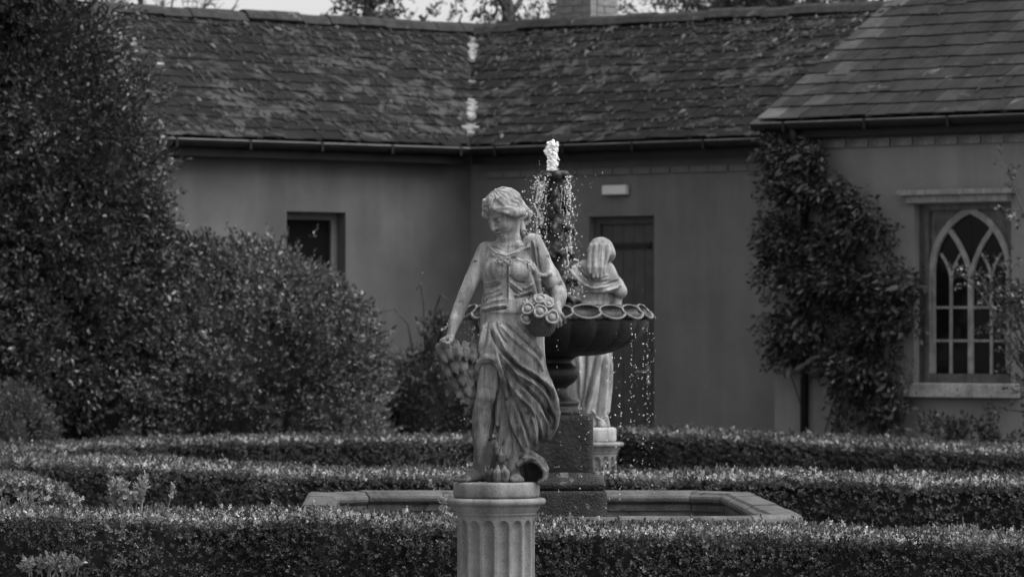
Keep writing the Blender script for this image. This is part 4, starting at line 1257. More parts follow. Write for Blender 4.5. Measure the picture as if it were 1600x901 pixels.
# ------------------------------------------------------------------ fluted pedestals
def pedestal(name, label, X, Y, ztop, q, mat, group):
    """q metres per picture pixel of the near pedestal"""
    o = empty(name, (X, Y, 0)); tag(o, label, 'pedestal', group)
    h = ztop
    def ln(r0, z0, r1, z1, n): return [(r0+(r1-r0)*i/n, z0+(z1-z0)*i/n) for i in range(1, n+1)]
    cap = [(0, h), (70*q, h), (76*q, h-1*q), (78*q, h-4*q), (77.5*q, h-8*q), (75*q, h-10.5*q), (70*q, h-11*q), (69*q, h-14*q), (67*q, h-18*q), (64*q, h-22*q), (63*q, h-23*q), (64*q, h-24.5*q), (63*q, h-26*q), (61*q, h-27*q), (61*q, h-30*q)]
    lathe('capital', [(r, z) for r, z in cap], mat, o, 72)
    zf = h-34*q; zb = 0.16
    NF = 16
    def rf_(ph, r, z):
        a = (ph*NF/(2*np.pi)) % 1.0; a = np.abs(a-.5)*2          # 0 centre of a flute, 1 at the fillet
        half = .72
        prof = np.sqrt(np.clip(1-(a/half)**2, 0, 1))
        top = np.clip((zf - z)/(11*q), 0, 1); arc = np.clip(1-(1-top)**2, 0, 1)**.5
        wv = np.sqrt(np.clip(arc**2 - (a/half)**2, 0, 1))
        bot = np.clip((z-zb-.03)/(11*q), 0, 1)
        return r - 8.0*q*np.minimum(wv, np.where(top >= 1, prof, 1))*np.minimum(1, bot*3)
    zs2 = list(np.linspace(h-30*q, zf-14*q, 22)) + list(np.linspace(zf-20*q, zb, 14))
    lathe('fluted_shaft', [(60.5*q, z) for z in zs2], mat, o, 320, rfun=rf_)
    lathe('base_moulding', [(60.5*q, zb), (66*q, zb-.004), (70*q, zb-.02), (70*q, zb-.04), (64*q, zb-.05), (64*q, zb-.06), (76*q, zb-.07), (78*q, zb-.085), (76*q, zb-.1), (72*q, zb-.105)], mat, o, 64)
    bevel(MB().box(-82*q, 82*q, -82*q, 82*q, 0, zb-.1045).build('base_block', mat, o), .006)
    return o
FQ, FY, FX = 0.0025, 18.0, X_at(775, 18.0)
ZPED = Z_at(777, FY)
pedestal('fluted_pedestal', 'near pale fluted round stone pedestal carrying the statue with the flower basket', FX, FY, ZPED, FQ, M['pedestal'], 'fluted statue pedestals')
RY = 26.4; RQ = RY/FPX; RX = X_at(924, RY); ZR = Z_at(690, RY)
pedestal('fluted_pedestal', 'far fluted pedestal carrying the veiled statue, mostly hidden behind the fountain block', RX, RY, ZR, .0025*.96, M['pedestal'], 'fluted statue pedestals')

# ------------------------------------------------------------------ near statue: woman with flower basket
ST = empty('garden_statue', (FX, FY, ZPED)); tag(ST, 'weathered stone statue of a standing woman looking down, flower basket on her arm', 'statue', 'garden statues around the fountain')
def S(u, v, y=0.0): return ((u-775)*FQ, y, (777-v)*FQ)
def uvS(V): return 775+V[:, 0]/FQ, 777-V[:, 2]/FQ
def z1(*p): return [(640+x/3.217, 260+y/3.217) for x, y in p]
def z2(*p): return [(640+x/3.217, 500+y/3.217) for x, y in p]
H = .0022
LO, HI = (-.24, -.24, .05), (.29, .16, 1.23)
# head frame
def frame(f, up=(0, 0, 1)):
    f = np.array(f, float); f /= np.linalg.norm(f); u = np.array(up, float); r = np.cross(f, u); r /= np.linalg.norm(r); u = np.cross(r, f)
    return f, r, u
hf, hr_, hu = frame((-.62, -.68, -.46), (-.15, 0, 1))
hc = np.array(S(788, 334, -.015))
HS = 1.08
def HP(f, r, u): return hc + (hf*f + hr_*r + hu*u)*HS
rotH = np.stack([hr_, hf, hu])
def he(vol, f, r, u, rr, rf2_, ru, k=.008, op='u'): vol.ell(HP(f, r, u), (rr*HS, rf2_*HS, ru*HS), k, op, rotH)

body = Vol(LO, HI, H)
# skull and face
he(body, -.005, 0, .02, .058, .070, .062)
he(body, .018, 0, -.022, .046, .052, .058, .02)
he(body, .045, 0, -.068, .017, .016, .015, .018)           # chin
he(body, .030, .027, -.028, .022, .030, .026, .015); he(body, .030, -.027, -.028, .022, .030, .026, .015)
body.cone(HP(.0655, 0, .016), HP(.082, 0, -.024), .0055, .0085, .007)        # nose
body.ell(HP(.072, .008, -.026), (.006,)*3, .005); body.ell(HP(.072, -.008, -.026), (.006,)*3, .005)
for sg in (1, -1):
    he(body, .070, sg*.022, .001, .0165, .017, .0115, .006, 'sub')         # eye sockets
    he(body, .053, sg*.0215, -.002, .0125, .0125, .0105, .003)              # eyeball and lid
    body.cone(HP(.064, sg*.008, .016), HP(.052, sg*.037, .014), .0055, .0045, .008)
    he(body, -.008, sg*.058, -.008, .008, .016, .022, .006)                # ear
he(body, .067, 0, -.0445, .0145, .0075, .0045, .003)
he(body, .065, 0, -.0545, .0125, .0085, .0055, .003)
he(body, .072, 0, -.0497, .016, .010, .0026, .002, 'sub'); he(body, .066, 0, -.0615, .010, .007, .003, .003, 'sub')
# neck and shoulders, chest
body.chain([HP(-.018, 0, -.04), S(797, 372, .005), S(795, 392, .012)], [.036, .036, .046], .02)
body.loft([(S(0, 455)[2], .035, .01, .088, .060), (S(0, 430)[2], .037, .005, .094, .070), (S(0, 408)[2], .041, .01, .098, .064), (S(0, 392)[2], .043, .014, .094, .050), (S(0, 381)[2], .045, .016, .070, .036), (S(0, 374)[2], .048, .016, .040, .028)], .03)
body.cone(S(776, 384, -.03), S(759, 384, -.01), .008, .008, .02); body.cone(S(810, 384, -.03), S(828, 384, -.01), .008, .008, .02)
# right arm (picture left), hanging, holding the bunch
body.chain([S(760, 391, .01), S(750, 411, .005), S(738, 436, 0), S(727, 460, -.012), S(719, 480, -.03), S(712, 499, -.045), S(705, 522, -.06)], [.036, .0335, .0305, .0275, .0265, .0245, .0165], .016)
body.ell(S(702, 531, -.065), (.021, .022, .020), .01)
for k, (du, dv, dy) in enumerate(((-11, 5, -.075), (-12, 9, -.068), (-10, 12.5, -.06), (-7, 15, -.055))):
    body.chain([S(697, 528+k*2.6, -.055), S(697+du*.55, 529+dv*.6+k*1.2, -.085+.004*k), S(700+du*.2+4, 533+dv*.55+k*1.0, -.100+.005*k)], [.0085, .0085, .0075], .003)
body.chain([S(706, 527, -.078), S(704, 532, -.097), S(698, 535, -.104)], [.0095, .0085, .0075], .004)
body.ell(S(697, 531.5, -.098), (.015, .012, .0055), .003, 'sub')
# left arm (picture right), bent forward over the basket
body.chain([S(836, 391, .015), S(847, 410, .018), S(860, 430, .02), S(871, 450, .012), S(874, 461, -.02), S(872, 471, -.055), S(868, 482, -.085)], [.037, .036, .034, .0315, .030, .0285, .0215], .016)
body.ell(S(869, 488, -.098), (.022, .018, .020), .010)
for k, (u0, v0, u1, v1, u2, v2) in enumerate(((861, 489, 863, 497, 866, 504), (867, 494, 869, 502, 871, 510), (872, 494, 875, 501, 876, 508), (877, 491, 881, 497, 882, 504))):
    body.chain([S(u0, v0, -.105), S(u1, v1, -.112+.003*k), S(u2, v2, -.105+.004*k)], [.0085, .0078, .0062], .003)
body.chain([S(863, 486, -.108), S(857, 487, -.118), S(853, 490, -.124)], [.009, .008, .006], .004)
# right leg (picture left), bare from the thigh down
body.chain([S(770, 545, -.02), S(765, 575, -.045), S(762, 600, -.052), S(759, 618, -.056), S(755, 632, -.052), S(752.5, 655, -.04), S(751, 680, -.036), S(748, 707, -.036), S(747, 728, -.034)],
           [.050, .046, .042, .038, .0355, .038, .032, .0195, .020], .02)
body.ell(S(757, 618, -.082), (.022, .014, .026), .014)
body.ell(S(754, 655, -.012), (.026, .022, .055), .02)
def foot(vol, ank, toe, w, k=.012):
    a = np.array(ank); t = np.array(toe); d = t-a; L = np.linalg.norm(d[:2]); f = np.array([d[0], d[1], 0])/L; s_ = np.array([-f[1], f[0], 0]); zb = .0625
    def at_(q, side, z): p = a + f*L*q + s_*side; return (p[0], p[1], zb+z)
    vol.chain([(a[0], a[1], a[2]+.03), at_(-.05, 0, .028), at_(-.22, 0, .020)], [.020, .024, .020], k)
    vol.chain([at_(0, 0, .045), at_(.35, 0, .030), at_(.72, .0, .016)], [.021, .019, .014], k)
    vol.chain([at_(.2, -w*.5, .018), at_(.72, -w*1.0, .013)], [.017, .013], k); vol.chain([at_(.2, w*.5, .018), at_(.66, w*1.0, .012)], [.017, .012], k)
    for i in range(5):
        b = (i-2)/2; l = 1.0 - .045*i; r0 = .0105 if i == 0 else .0078
        vol.chain([at_(.70, b*w*1.15, .012), at_(.88*l, b*w*1.35, .0125), at_(1.04*l, b*w*1.45, r0*.8)], [r0, r0*.95, r0*.8], .0025)
foot(body, S(748, 738, -.034), S(719, 747, -.088), .0155)
foot(body, S(802, 738, -.03), S(809, 747, -.112), .0155)
body.chain([S(812, 640, 0), S(806, 690, -.02), S(802, 715, -.026), S(802, 730, -.03)], [.036, .030, .021, .021], .015)
V, F = body.mesh(1)
V = carve(V, F, [(z1((400, 372), (470, 395), (490, 400)), 2.5, .003), (z1((590, 372), (520, 395), (495, 402)), 2.5, .003), (z1((478, 345), (486, 398)), 2.2, .003),
                 (z2((342, 360), (330, 440)), 3, -.0015), (z2((400, 400), (380, 470)), 3, -.002)], uvS)
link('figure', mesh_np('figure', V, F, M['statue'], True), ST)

# hair
hair = Vol((-.09, -.14, .90), (.16, .12, 1.24), H)
he(hair, -.010, 0, .028, .066, .076, .064, .01)
he(hair, -.045, 0, -.01, .052, .045, .050, .02)
he(hair, .085, 0, -.052, .066, .075, .075, .008, 'sub')
for sg in (1, -1):       # waved locks from the parting to the temples
    for q in range(4):
        lk = []
        for i in range(12):
            t = i/11; a = sg*(.08 + 1.45*t); wv = .007*math.sin(t*11 + q*.9)
            lk.append(HP((.064-.007*q)*math.cos(a)-.002, (.064-.002*q)*math.sin(a), .046 - .031*t**1.3 + .0105*q + wv))
        hair.chain(lk, [.0078 - .0006*q]*12, .008)
for sg in (1, -1):
    hair.chain([HP(.04, sg*.052, .024), HP(.018, sg*.066, .002), HP(-.014, sg*.070, -.010), HP(-.05, sg*.052, -.012)], [.013, .015, .0165, .016], .008)
hair.ell(S(818, 334, .03), (.022, .024, .026), .01)                                       # knot at the nape
hair.chain([S(822, 324, .02), S(828, 331, .018), S(827, 343, .02), S(820, 349, .02)], [.007, .008, .0075, .007], .003)
hair.chain([S(814, 343, .015), S(816, 356, .012), S(821, 366, .0), S(824, 369, -.008)], [.011, .0105, .009, .005], .004)
V, F = hair.mesh(1)
N = vnormals(V, F); Q = (V-hc) @ rotH.T
ph = np.arctan2(Q[:, 0], Q[:, 1]); st_ = np.sin(ph*17 + 3.2*np.sin(Q[:, 2]*95) + 2.2*np.sin(Q[:, 0]*70+1))
wav = np.sin(Q[:, 2]*150 + 4*np.sin(ph*3) + 2*np.sin(Q[:, 0]*60))
V = V + N*(.0019*st_ + .0015*wav)[:, None]
link('hair', mesh_np('hair', V, F, M['statue'], True), ST)

# dress: bodice, blouse hem, skirt
dr = Vol(LO, HI, H)
zz = lambda v: (777-v)*FQ
ux = lambda a_, b_: ((a_+b_)/2-775)*FQ
hx = lambda a_, b_: (b_-a_)/2*FQ
dr.loft([(zz(v), ux(a_, b_), cy, hx(a_, b_), ry) for v, a_, b_, cy, ry in (
    (381, 757, 832, .014, .046), (392, 754, 836, .012, .058), (405, 754, 835, .006, .071), (420, 754, 833, .004, .076), (436, 755, 832, .006, .073), (455, 755, 833, .008, .073), (470, 753, 834, .006, .077), (484, 752, 838, .004, .083),
    (487, 752, 839, .004, .083))], .008, p=2.3)
dr.ell(S(775, 421, -.058), (.042, .030, .038), .028); dr.ell(S(809, 420, -.058), (.042, .030, .038), .028)
dr.ell(S(793, 374, -.075), (.066, .085, .056), .006, 'sub')       # neckline
dr.chain([S(763, 381, -.01), S(764, 386, -.045), S(775, 396, -.066), S(790, 400, -.071), S(808, 395, -.066), S(824, 386, -.046), S(829, 380, -.012)], [.0045]*7, .004)
# lower body and skirt
dr.loft([(zz(v), ux(a_, b_), cy, hx(a_, b_), ry) for v, a_, b_, cy, ry in (
    (470, 757, 832, .006, .071), (486, 752, 839, .004, .080), (500, 750, 845, .004, .086), (520, 749, 848, .004, .092), (545, 746, 849, .0, .098), (565, 745, 852, .0, .100), (585, 758, 858, .012, .090), (605, 764, 864, .016, .086),
    (625, 768, 868, .018, .084), (645, 770, 870, .020, .082), (662, 773, 868, .022, .080), (680, 778, 858, .022, .074), (695, 784, 846, .022, .064), (704, 786, 840, .024, .058))], .02)
dr.chain([S(768, 520, -.06), S(766, 540, -.064), S(765, 554, -.066)], [.036, .042, .043], .03)        # thigh under the cloth
dr.chain([S(818, 535, -.05), S(820, 580, -.062), S(818, 620, -.068), S(812, 660, -.045)], [.034, .036, .032, .026], .035)
# cloth flying to the right
dr.chain([S(836, 570, -.03), S(854, 598, -.035), S(866, 625, -.03), S(870, 645, -.02), S(866, 664, -.012), S(856, 684, -.005)], [.024, .022, .018, .013, .014, .013], .025)
dr.chain([S(846, 520, .03), S(846, 540, .025), S(847, 565, .02)], [.012, .012, .012], .01)
dr.cone(S(765, 598, -.058), S(760, 622, -.060), .040, .040, .010, 'sub'); dr.ell(S(762, 596, -.10), (.047, .085, .074), .006, 'sub')
# hem over the bare thigh
dr.chain([S(744, 580, -.055), S(748, 566, -.086), S(760, 559, -.104), S(773, 561, -.102), S(781, 574, -.092), S(787, 594, -.078), S(791, 616, -.066)], [.010, .0105, .0115, .0115, .011, .010, .009], .014)
# hanging inner folds between the legs
for pts, rd in (([(784, 590, -.035), (780, 620, -.03), (777, 645, -.028), (776, 662, -.028)], .013), ([(790, 620, -.03), (786, 660, -.03), (779, 700, -.035), (776, 716, -.035)], .011), ([(796, 640, -.03), (792, 690, -.034), (785, 718, -.036)], .011),
                ([(802, 650, -.03), (800, 690, -.036), (794, 714, -.03)], .012), ([(815, 660, -.03), (818, 690, -.03), (822, 706, -.03)], .012), ([(772, 632, -.012), (768, 660, -.014), (764, 684, -.016)], .010)):
    dr.chain([S(*p) for p in pts], [rd, rd, rd*.95] + ([rd*.7] if len(pts) == 4 else []), .010)
# shawl from the shoulder (picture right) to the elbow
dr.chain([S(832, 380, .0), S(842, 400, .0), S(852, 424, .002), S(862, 440, .004)], [.040, .040, .0385, .034], .012)
dr.chain([S(808, 404, -.078), S(822, 409, -.074), S(831, 418, -.062), S(840, 428, -.050), S(851, 431, -.046), S(860, 427, -.036)], [.005, .006, .0065, .006, .006, .005], .014)
dr.chain([S(828, 415, -.05), S(834, 440, -.035), S(838, 465, -.02), S(842, 480, -.01)], [.020, .026, .028, .024], .02)
V, F = dr.mesh(1)
folds = [
 # bodice
 (z1((490, 480), (493, 560), (490, 690)), 1.3, -.004), (z1((497, 482), (500, 560), (497, 690)), 1.2, .0022),
 (z1((358, 722), (430, 706), (490, 698)), 2.0, .006), (z1((358, 735), (430, 719), (492, 711)), 1.8, -.006),
 (z1((372, 585), (410, 585), (445, 568)), 1.5, .004), (z1((372, 612), (415, 606), (455, 590)), 1.5, -.004), (z1((372, 640), (420, 630), (460, 608)), 1.5, .004), (z1((378, 668), (430, 655), (470, 640)), 1.6, -.0035),
 (z1((385, 690), (430, 676), (480, 668)), 1.6, .003), (z1((500, 548), (540, 580), (585, 585)), 1.5, -.004), (z1((498, 572), (535, 605), (570, 630)), 1.6, .0045), (z1((500, 600), (530, 630), (555, 648)), 1.5, -.004),
 (z1((560, 612), (590, 608), (618, 590)), 1.5, .004), (z1((520, 650), (570, 640), (618, 622)), 1.6, .004), (z1((525, 662), (575, 655), (620, 640)), 1.4, -.0035),
 (z1((385, 470), (410, 450), (440, 462)), 1.6, .003), (z1((500, 458), (560, 462), (610, 490)), 1.5, -.004), (z1((372, 430), (372, 560)), 1.5, -.003),
 (z1((610, 372), (620, 440), (628, 520)), 1.6, -.004), (z1((622, 372), (634, 440), (640, 500)), 1.4, .003), (z1((640, 400), (645, 470), (655, 530)), 1.4, -.003),
 # shawl
 (z1((615, 520), (640, 600), (650, 650)), 3, -.005), (z1((650, 560), (680, 600), (690, 650)), 3, .003),
 # skirt, sweeping from the hip to the lower right
 (z2((418, 30), (470, 130), (560, 225), (660, 295), (715, 350), (745, 450)), 3.0, .009), (z2((430, 90), (500, 190), (590, 262), (670, 320), (715, 400)), 2.2, -.009),
 (z2((450, 20), (540, 110), (620, 180), (680, 260)), 2.2, .006), (z2((480, 20), (570, 95), (640, 160), (672, 215)), 2.0, -.005), (z2((520, 20), (590, 80), (650, 140), (672, 190)), 2.0, .004), (z2((400, 40), (450, 140), (530, 225), (600, 270)), 1.8, -.006),
 (z2((470, 180), (540, 260), (620, 320), (690, 380), (728, 470)), 2.4, .007), (z2((470, 215), (540, 300), (610, 360), (670, 430), (705, 520)), 2.4, -.008),
 (z2((475, 260), (530, 350), (590, 420), (640, 500), (670, 580)), 2.4, .006), (z2((478, 300), (520, 400), (560, 480), (590, 560), (600, 620)), 2.2, -.007),
 (z2((478, 340), (500, 440), (525, 540), (570, 645)), 2.0, .007), (z2((495, 470), (510, 560), (535, 640)), 1.8, -.007), (z2((560, 520), (580, 590), (590, 640)), 2.0, .005),
 (z2((610, 480), (630, 560), (632, 630)), 2.2, .006), (z2((630, 470), (655, 550), (655, 620)), 2.0, -.007), (z2((650, 440), (690, 520), (690, 590)), 2.4, .005), (z2((690, 440), (725, 500), (715, 560)), 2.0, -.006),
 (z2((560, 330), (600, 400), (590, 470)), 4.0, .004),
 # thin folds at the left hip
 (z2((372, 10), (362, 90), (345, 170)), 1.6, .004), (z2((392, 10), (382, 90), (360, 165)), 1.5, -.004), (z2((405, 40), (396, 110), (380, 165)), 1.5, .003), (z2((352, 40), (346, 120), (338, 200)), 1.4, -.003),
 (z2((430, 130), (440, 190), (470, 270), (490, 350)), 1.8, .005), (z2((450, 160), (465, 230), (482, 300)), 1.5, -.005),
 (z2((380, 205), (405, 202), (435, 228)), 1.2, -.003),
 (z2((435, 10), (452, 60), (490, 120)), 1.4, -.004)]
V = carve(V, F, [(p, w*(1.1 if a > 0 else .95), a*(1.7 if a > 0 else 2.3)) for p, w, a in folds], uvS)
# folds round the back and sides, vertical
N = vnormals(V, F); ang = np.arctan2(V[:, 1]-.005, V[:, 0]-.06); low = np.clip((zz(470)-V[:, 2])/.25, 0, 1)
V = V + N*(np.clip(N[:, 1]+.1, 0, 1)*low*.007*np.sin(ang*15+V[:, 2]*6))[:, None]
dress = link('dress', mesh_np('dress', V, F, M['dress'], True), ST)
# bow
bw_ = Vol((-.03, -.12, .86), (.08, -.02, .96), .0016)
for pts in ([(789, 408), (783, 404), (777, 407), (780, 411), (788, 409)], [(790, 408), (794, 404), (798, 408), (796, 414), (791, 411)]):
    bw_.chain([S(u, v, -.092) for u, v in pts], [.0034]*5, .002)
bw_.ell(S(789.5, 408.5, -.095), (.005,)*3, .002); bw_.chain([S(789, 409, -.092), S(787, 414, -.092)], [.0034, .003], .002); bw_.chain([S(790, 410, -.092), S(793, 416, -.090)], [.0034, .003], .002)
V, F = bw_.mesh(1); link('bow', mesh_np('bow', V, F, M['statue'], True), dress)

# basket with roses
bk = Vol((.09, -.21, .56), (.29, -.0, .76), .0025)
bk.loft([(zz(525), .178, -.10, .030, .030), (zz(518), .178, -.10, .046, .044), (zz(508), .176, -.10, .060, .056), (zz(497), .174, -.10, .066, .060), (zz(490), .172, -.10, .064, .058)], .006)
V, F = bk.mesh(2); N = vnormals(V, F); an = np.arctan2(V[:, 1]+.10, V[:, 0]-.176)
V = V + N*(.0028*np.sin(an*22)*np.sin(V[:, 2]*520))[:, None]
bsk = link('basket', mesh_np('basket', V, F, M['statue_dark'], True), ST)
def rose_mesh():
    prof = [(0, .62), (.22, .60), (.40, .50), (.50, .34), (.52, .20), (.60, .17), (.66, .26), (.74, .42), (.84, .50), (.95, .46), (1.02, .30), (1.0, .08), (.86, -.2), (.6, -.45), (.25, -.55), (0, -.56)]
    seg = 22; V, F = [], []
    for i, (r0, z) in enumerate(prof):
        for k in range(seg):
            t = 2*math.pi*k/seg; w = 1 + (.07*math.sin(3*t+.6) if r0 > .6 else .03*math.sin(2*t)) 
            V.append((r0*w*math.cos(t), r0*w*math.sin(t), z + (.07*math.sin(5*t) if r0 > .7 and z > .1 else 0)))
    F = [(i*seg+k, (i+1)*seg+k, (i+1)*seg+(k+1) % seg, i*seg+(k+1) % seg) for i in range(len(prof)-1) for k in range(seg)]
    return mesh_np('rose', np.array(V), np.array(F), M['statue'], True)
rm = rose_mesh(); rm.materials.clear(); rm.materials.append(M['rose_stone'])
for u, v, y, rr, tx, ty in ((843, 469, -.115, 10.5, -.7, .0), (856, 475.5, -.125, 8.5, -.8, .5), (825, 483, -.14, 10, -1.2, -.55), (843.5, 487, -.165, 11, -1.25, 0), (862, 496, -.150, 11, -1.35, .35), (822, 497, -.135, 9.5, -1.6, -.6),
                            (831, 474, -.115, 8, -.6, -.4), (859, 469, -.105, 6.5, -.4, .5), (850, 464, -.085, 7, -.2, .2), (852, 497, -.125, 8.5, -1.4, .1), (834, 499, -.13, 8.5, -1.6, 0), (820, 474, -.09, 7, -.4, -.8)):
    o = link('rose', rm, ST, S(u, v, y), (-tx, ty, random.uniform(0, 6)))
    s_ = rr*FQ; o.scale = (s_, s_, s_); o.rotation_mode = 'ZXY'

# bunch held in the hanging hand: tiers of broad overlapping leaves, ribbon below
bn = Vol((-.25, -.17, .30), (-.03, .02, .63), .0025)
bn.chain([S(706, 541, -.06), S(716, 560, -.055), S(727, 588, -.05), S(736, 615, -.045), S(741, 636, -.04)], [.026, .032, .028, .018, .008], .006)
def scale_leaf(u, v, ang, l, w, y, yb=.012):
    """broad leaf hanging down, its tip standing out"""
    k_ = l/FQ; dx = -math.sin(ang)
    bn.chain([S(u - dx*k_, v-k_*.95, y+.020), S(u - dx*k_*.3, v-k_*.2, y+.004), S(u + dx*k_*.3, v+k_*.35, y-.004), S(u + dx*k_*.8, v+k_*.9, y-.009)], [w*.8, w, w*.9, w*.28], .001, sy=1.9)
for row, (v0, us, yy, ln_) in enumerate(((551, (693, 704, 716, 728, 740), -.098, 14), (573, (700, 712, 725, 738), -.090, 14), (592, (710, 722, 735), -.078, 13), (609, (720, 731, 740), -.064, 12), (623, (729, 737), -.050, 10))):
    for i, u in enumerate(us):
        c_ = (i-(len(us)-1)/2)/max(1, (len(us)-1)/2)
        scale_leaf(u, v0 + 5*c_*c_ - 2, .30*c_ - .25, ln_*.95*FQ, 7.5*FQ, yy + .018*c_*c_ + .004*(i % 2))
for u, v in ((690, 545), (687, 552), (700, 577), (706, 590)): scale_leaf(u, v, .5, 8*FQ, 4.5*FQ, -.06)
bn.chain([S(728, 622, -.05), S(719, 618, -.052), S(714, 619, -.05)], [.006, .006, .004], .004); bn.chain([S(730, 628, -.05), S(722, 627, -.055), S(720, 631, -.055)], [.006, .007, .004], .004); bn.chain([S(738, 632, -.045), S(728, 640, -.045), S(727, 648, -.045)], [.007, .007, .005], .004)
V, F = bn.mesh(1)
N = vnormals(V, F); V = V + N*(lump(V, 330, 4)*.0012)[:, None]
link('leaf_bunch', mesh_np('leaf_bunch', V, F, M['statue_mid'], True), ST)

# foot of the statue: plinth, stone leaves between the feet, curled cloth at the right
def plinth_r(ph, r, z): return r*(1 + .012*np.sin(3*ph+1) + .006*np.sin(7*ph))
lathe('plinth', [(0, .0625), (.158, .0625), (.166, .0595), (.169, .053), (.169, .012), (.166, .004), (.158, 0), (0, 0)], M['pedestal'], ST, 72, rfun=plinth_r)
lf_ = Vol((-.1, -.16, .05), (.26, .10, .25), .0025)
for u, v, y, w, l, an_ in ((766, 742, -.085, 7, 11, .5), (777, 741, -.105, 7.5, 15, .15), (789, 741, -.105, 7.5, 15, -.2), (783, 714, -.058, 4.5, 14, 0), (775, 702, -.05, 4.5, 16, .1)):
    lf_.chain([S(u, v+5, y), S(u-math.sin(an_)*l*.1, v-l*.25, y-.004), S(u+math.sin(an_)*l*.6, v-l, y+.018)], [w*FQ, w*FQ*.92, w*FQ*.25], .001, sy=1.3)
lf_.loft([(zz(752), .04, .03, .085, .075), (zz(735), .045, .03, .075, .07), (zz(705), .05, .03, .06, .06), (zz(690), .055, .03, .05, .05)], .01)
# curl
cur = [(812, 722), (822, 715), (834, 715), (846, 722), (853, 733), (852, 744), (844, 750)]
for y0, rr in ((-.085, .0085), (-.062, .010), (-.04, .011), (-.015, .011), (.01, .011)):
    lf_.chain([S(u - abs(y0+.04)*40, v + abs(y0+.04)*60, y0) for u, v in cur], [rr]*len(cur), .012)
lf_.chain([S(812, 708, -.02), S(830, 708, -.03), S(847, 718, -.03), S(855, 730, -.03)], [.014, .013, .010, .006], .012)
lf_.ell(S(834, 740, .03), (.045, .025, .05), .01)
V, F = lf_.mesh(1)
V = carve(V, F, [(z2((560, 690), (610, 690), (660, 710)), 1.6, .004), (z2((550, 730), (600, 710), (650, 705), (680, 740)), 1.8, -.004), (z2((432, 745), (436, 795)), 1.0, -.003), (z2((470, 745), (480, 800)), 1.0, -.003)], uvS)
link('stone_leaves_and_curl', mesh_np('curl', V, F, M['statue'], True), ST)

# ------------------------------------------------------------------ far statue: veiled woman seen from behind
VS = empty('garden_statue', (RX, RY, ZR)); tag(VS, 'pale stone statue of a veiled woman seen from behind, beyond the fountain bowl', 'statue', 'garden statues around the fountain')
def T_(u, v, y=0.0): return ((u-924)*RQ, y, (690-v)*RQ)
def uvT(V): return 924+V[:, 0]/RQ, 690-V[:, 2]/RQ
tz = lambda v: (690-v)*RQ
tux = lambda a_, b_: ((a_+b_)/2-924)*RQ
thx = lambda a_, b_: (b_-a_)/2*RQ
vb = Vol((-.24, -.2, .02), (.26, .2, 1.2), .0032)
vb.ell(T_(939, 393, .015), (.068, .075, .078), .01)
vb.chain([T_(936, 412, .03), T_(930, 425, .03)], [.045, .06], .02)
vb.chain([T_(957, 443, .05), T_(964, 458, .03), T_(963, 478, -.01)], [.043, .036, .03], .015)
vb.chain([T_(893, 440, .05), T_(888, 462, .05), T_(886, 490, .06)], [.043, .036, .03], .015)
vb.loft([(tz(478), tux(900, 950), .02, thx(898, 952), .085), (tz(455), tux(898, 954), .02, thx(896, 956), .095), (tz(425), tux(890, 962), .02, thx(890, 962), .085), (tz(412), tux(905, 955), .02, thx(905, 955), .06)], .02)
V, F = vb.mesh(1); link('figure', mesh_np('figure', V, F, M['statue_pale'], True), VS)
vd = Vol((-.24, -.2, .02), (.26, .22, 1.2), .0032)
# shawl
vd.loft([(tz(457), tux(895, 962), .015, thx(895, 962), .115), (tz(445), tux(889, 970), .015, thx(889, 970), .115), (tz(430), tux(886, 967), .015, thx(887, 966), .105), (tz(416), tux(893, 960), .015, thx(893, 960), .085), (tz(406), tux(910, 952), .015, thx(910, 952), .06)], .015)
vd.cone(T_(962, 446, .02), T_(968, 455, .0), .050, .044, .015); vd.cone(T_(892, 440, .02), T_(890, 452, .02), .05, .045, .015)
# skirt
vd.loft([(tz(v), tux(a_, b_), .02, thx(a_, b_), ry) for v, a_, b_, ry in ((470, 898, 952, .095), (500, 893, 955, .11), (540, 888, 957, .12), (580, 886, 957, .125), (620, 884, 953, .125), (650, 886, 950, .12), (666, 890, 946, .11))], .02)
V, F = vd.mesh(1)
vf_ = [([(898, 560), (903, 610), (908, 650)], 2.2, -.012), ([(906, 552), (908, 600), (902, 650)], 2.5, .011), ([(915, 552), (913, 590), (905, 640)], 2.0, -.011), ([(940, 548), (930, 590), (918, 640), (910, 662)], 3, .015), ([(932, 552), (922, 600), (912, 640)], 2.2, -.012),
      ([(948, 550), (945, 600), (940, 650)], 2.5, .011), ([(943, 560), (938, 610), (930, 660)], 2.0, -.011), ([(953, 552), (952, 620), (948, 650)], 2, .009), ([(925, 640), (936, 655), (945, 640)], 2, .008),
      ([(890, 420), (905, 438), (925, 450), (950, 446)], 1.6, .008), ([(897, 412), (912, 430), (930, 440), (955, 438)], 1.6, -.008), ([(889, 432), (903, 448), (920, 457)], 1.6, -.007), ([(905, 410), (918, 424), (930, 432), (950, 430)], 1.5, .007), ([(945, 455), (958, 449), (971, 446)], 1.6, .009), ([(940, 447), (955, 441), (968, 438)], 1.5, -.008)]
V = carve(V, F, [(p, w, a*2.1) for p, w, a in vf_], uvT)
link('dress', mesh_np('dress', V, F, M['statue_pale'], True), VS)
vv = Vol((-.10, -.16, .88), (.22, .22, 1.22), .0028)
vv.ell(T_(939, 391, .008), (.074, .080, .076), .01); vv.ell(T_(951, 397, .0), (.040, .07, .045), .012)
for q, (ua, ub, rr) in enumerate(((922, 920, .016), (928, 926, .019), (935, 932, .020), (942, 938, .019), (948, 943, .015))):
    vv.chain([T_(ua+2, 384, -.068), T_(ua, 400, -.086), T_(ub, 418, -.112), T_(ub+1, 427+6*(q in (1, 2, 3)), -.122)], [rr*.8, rr, rr*.95, rr*.45], .006)
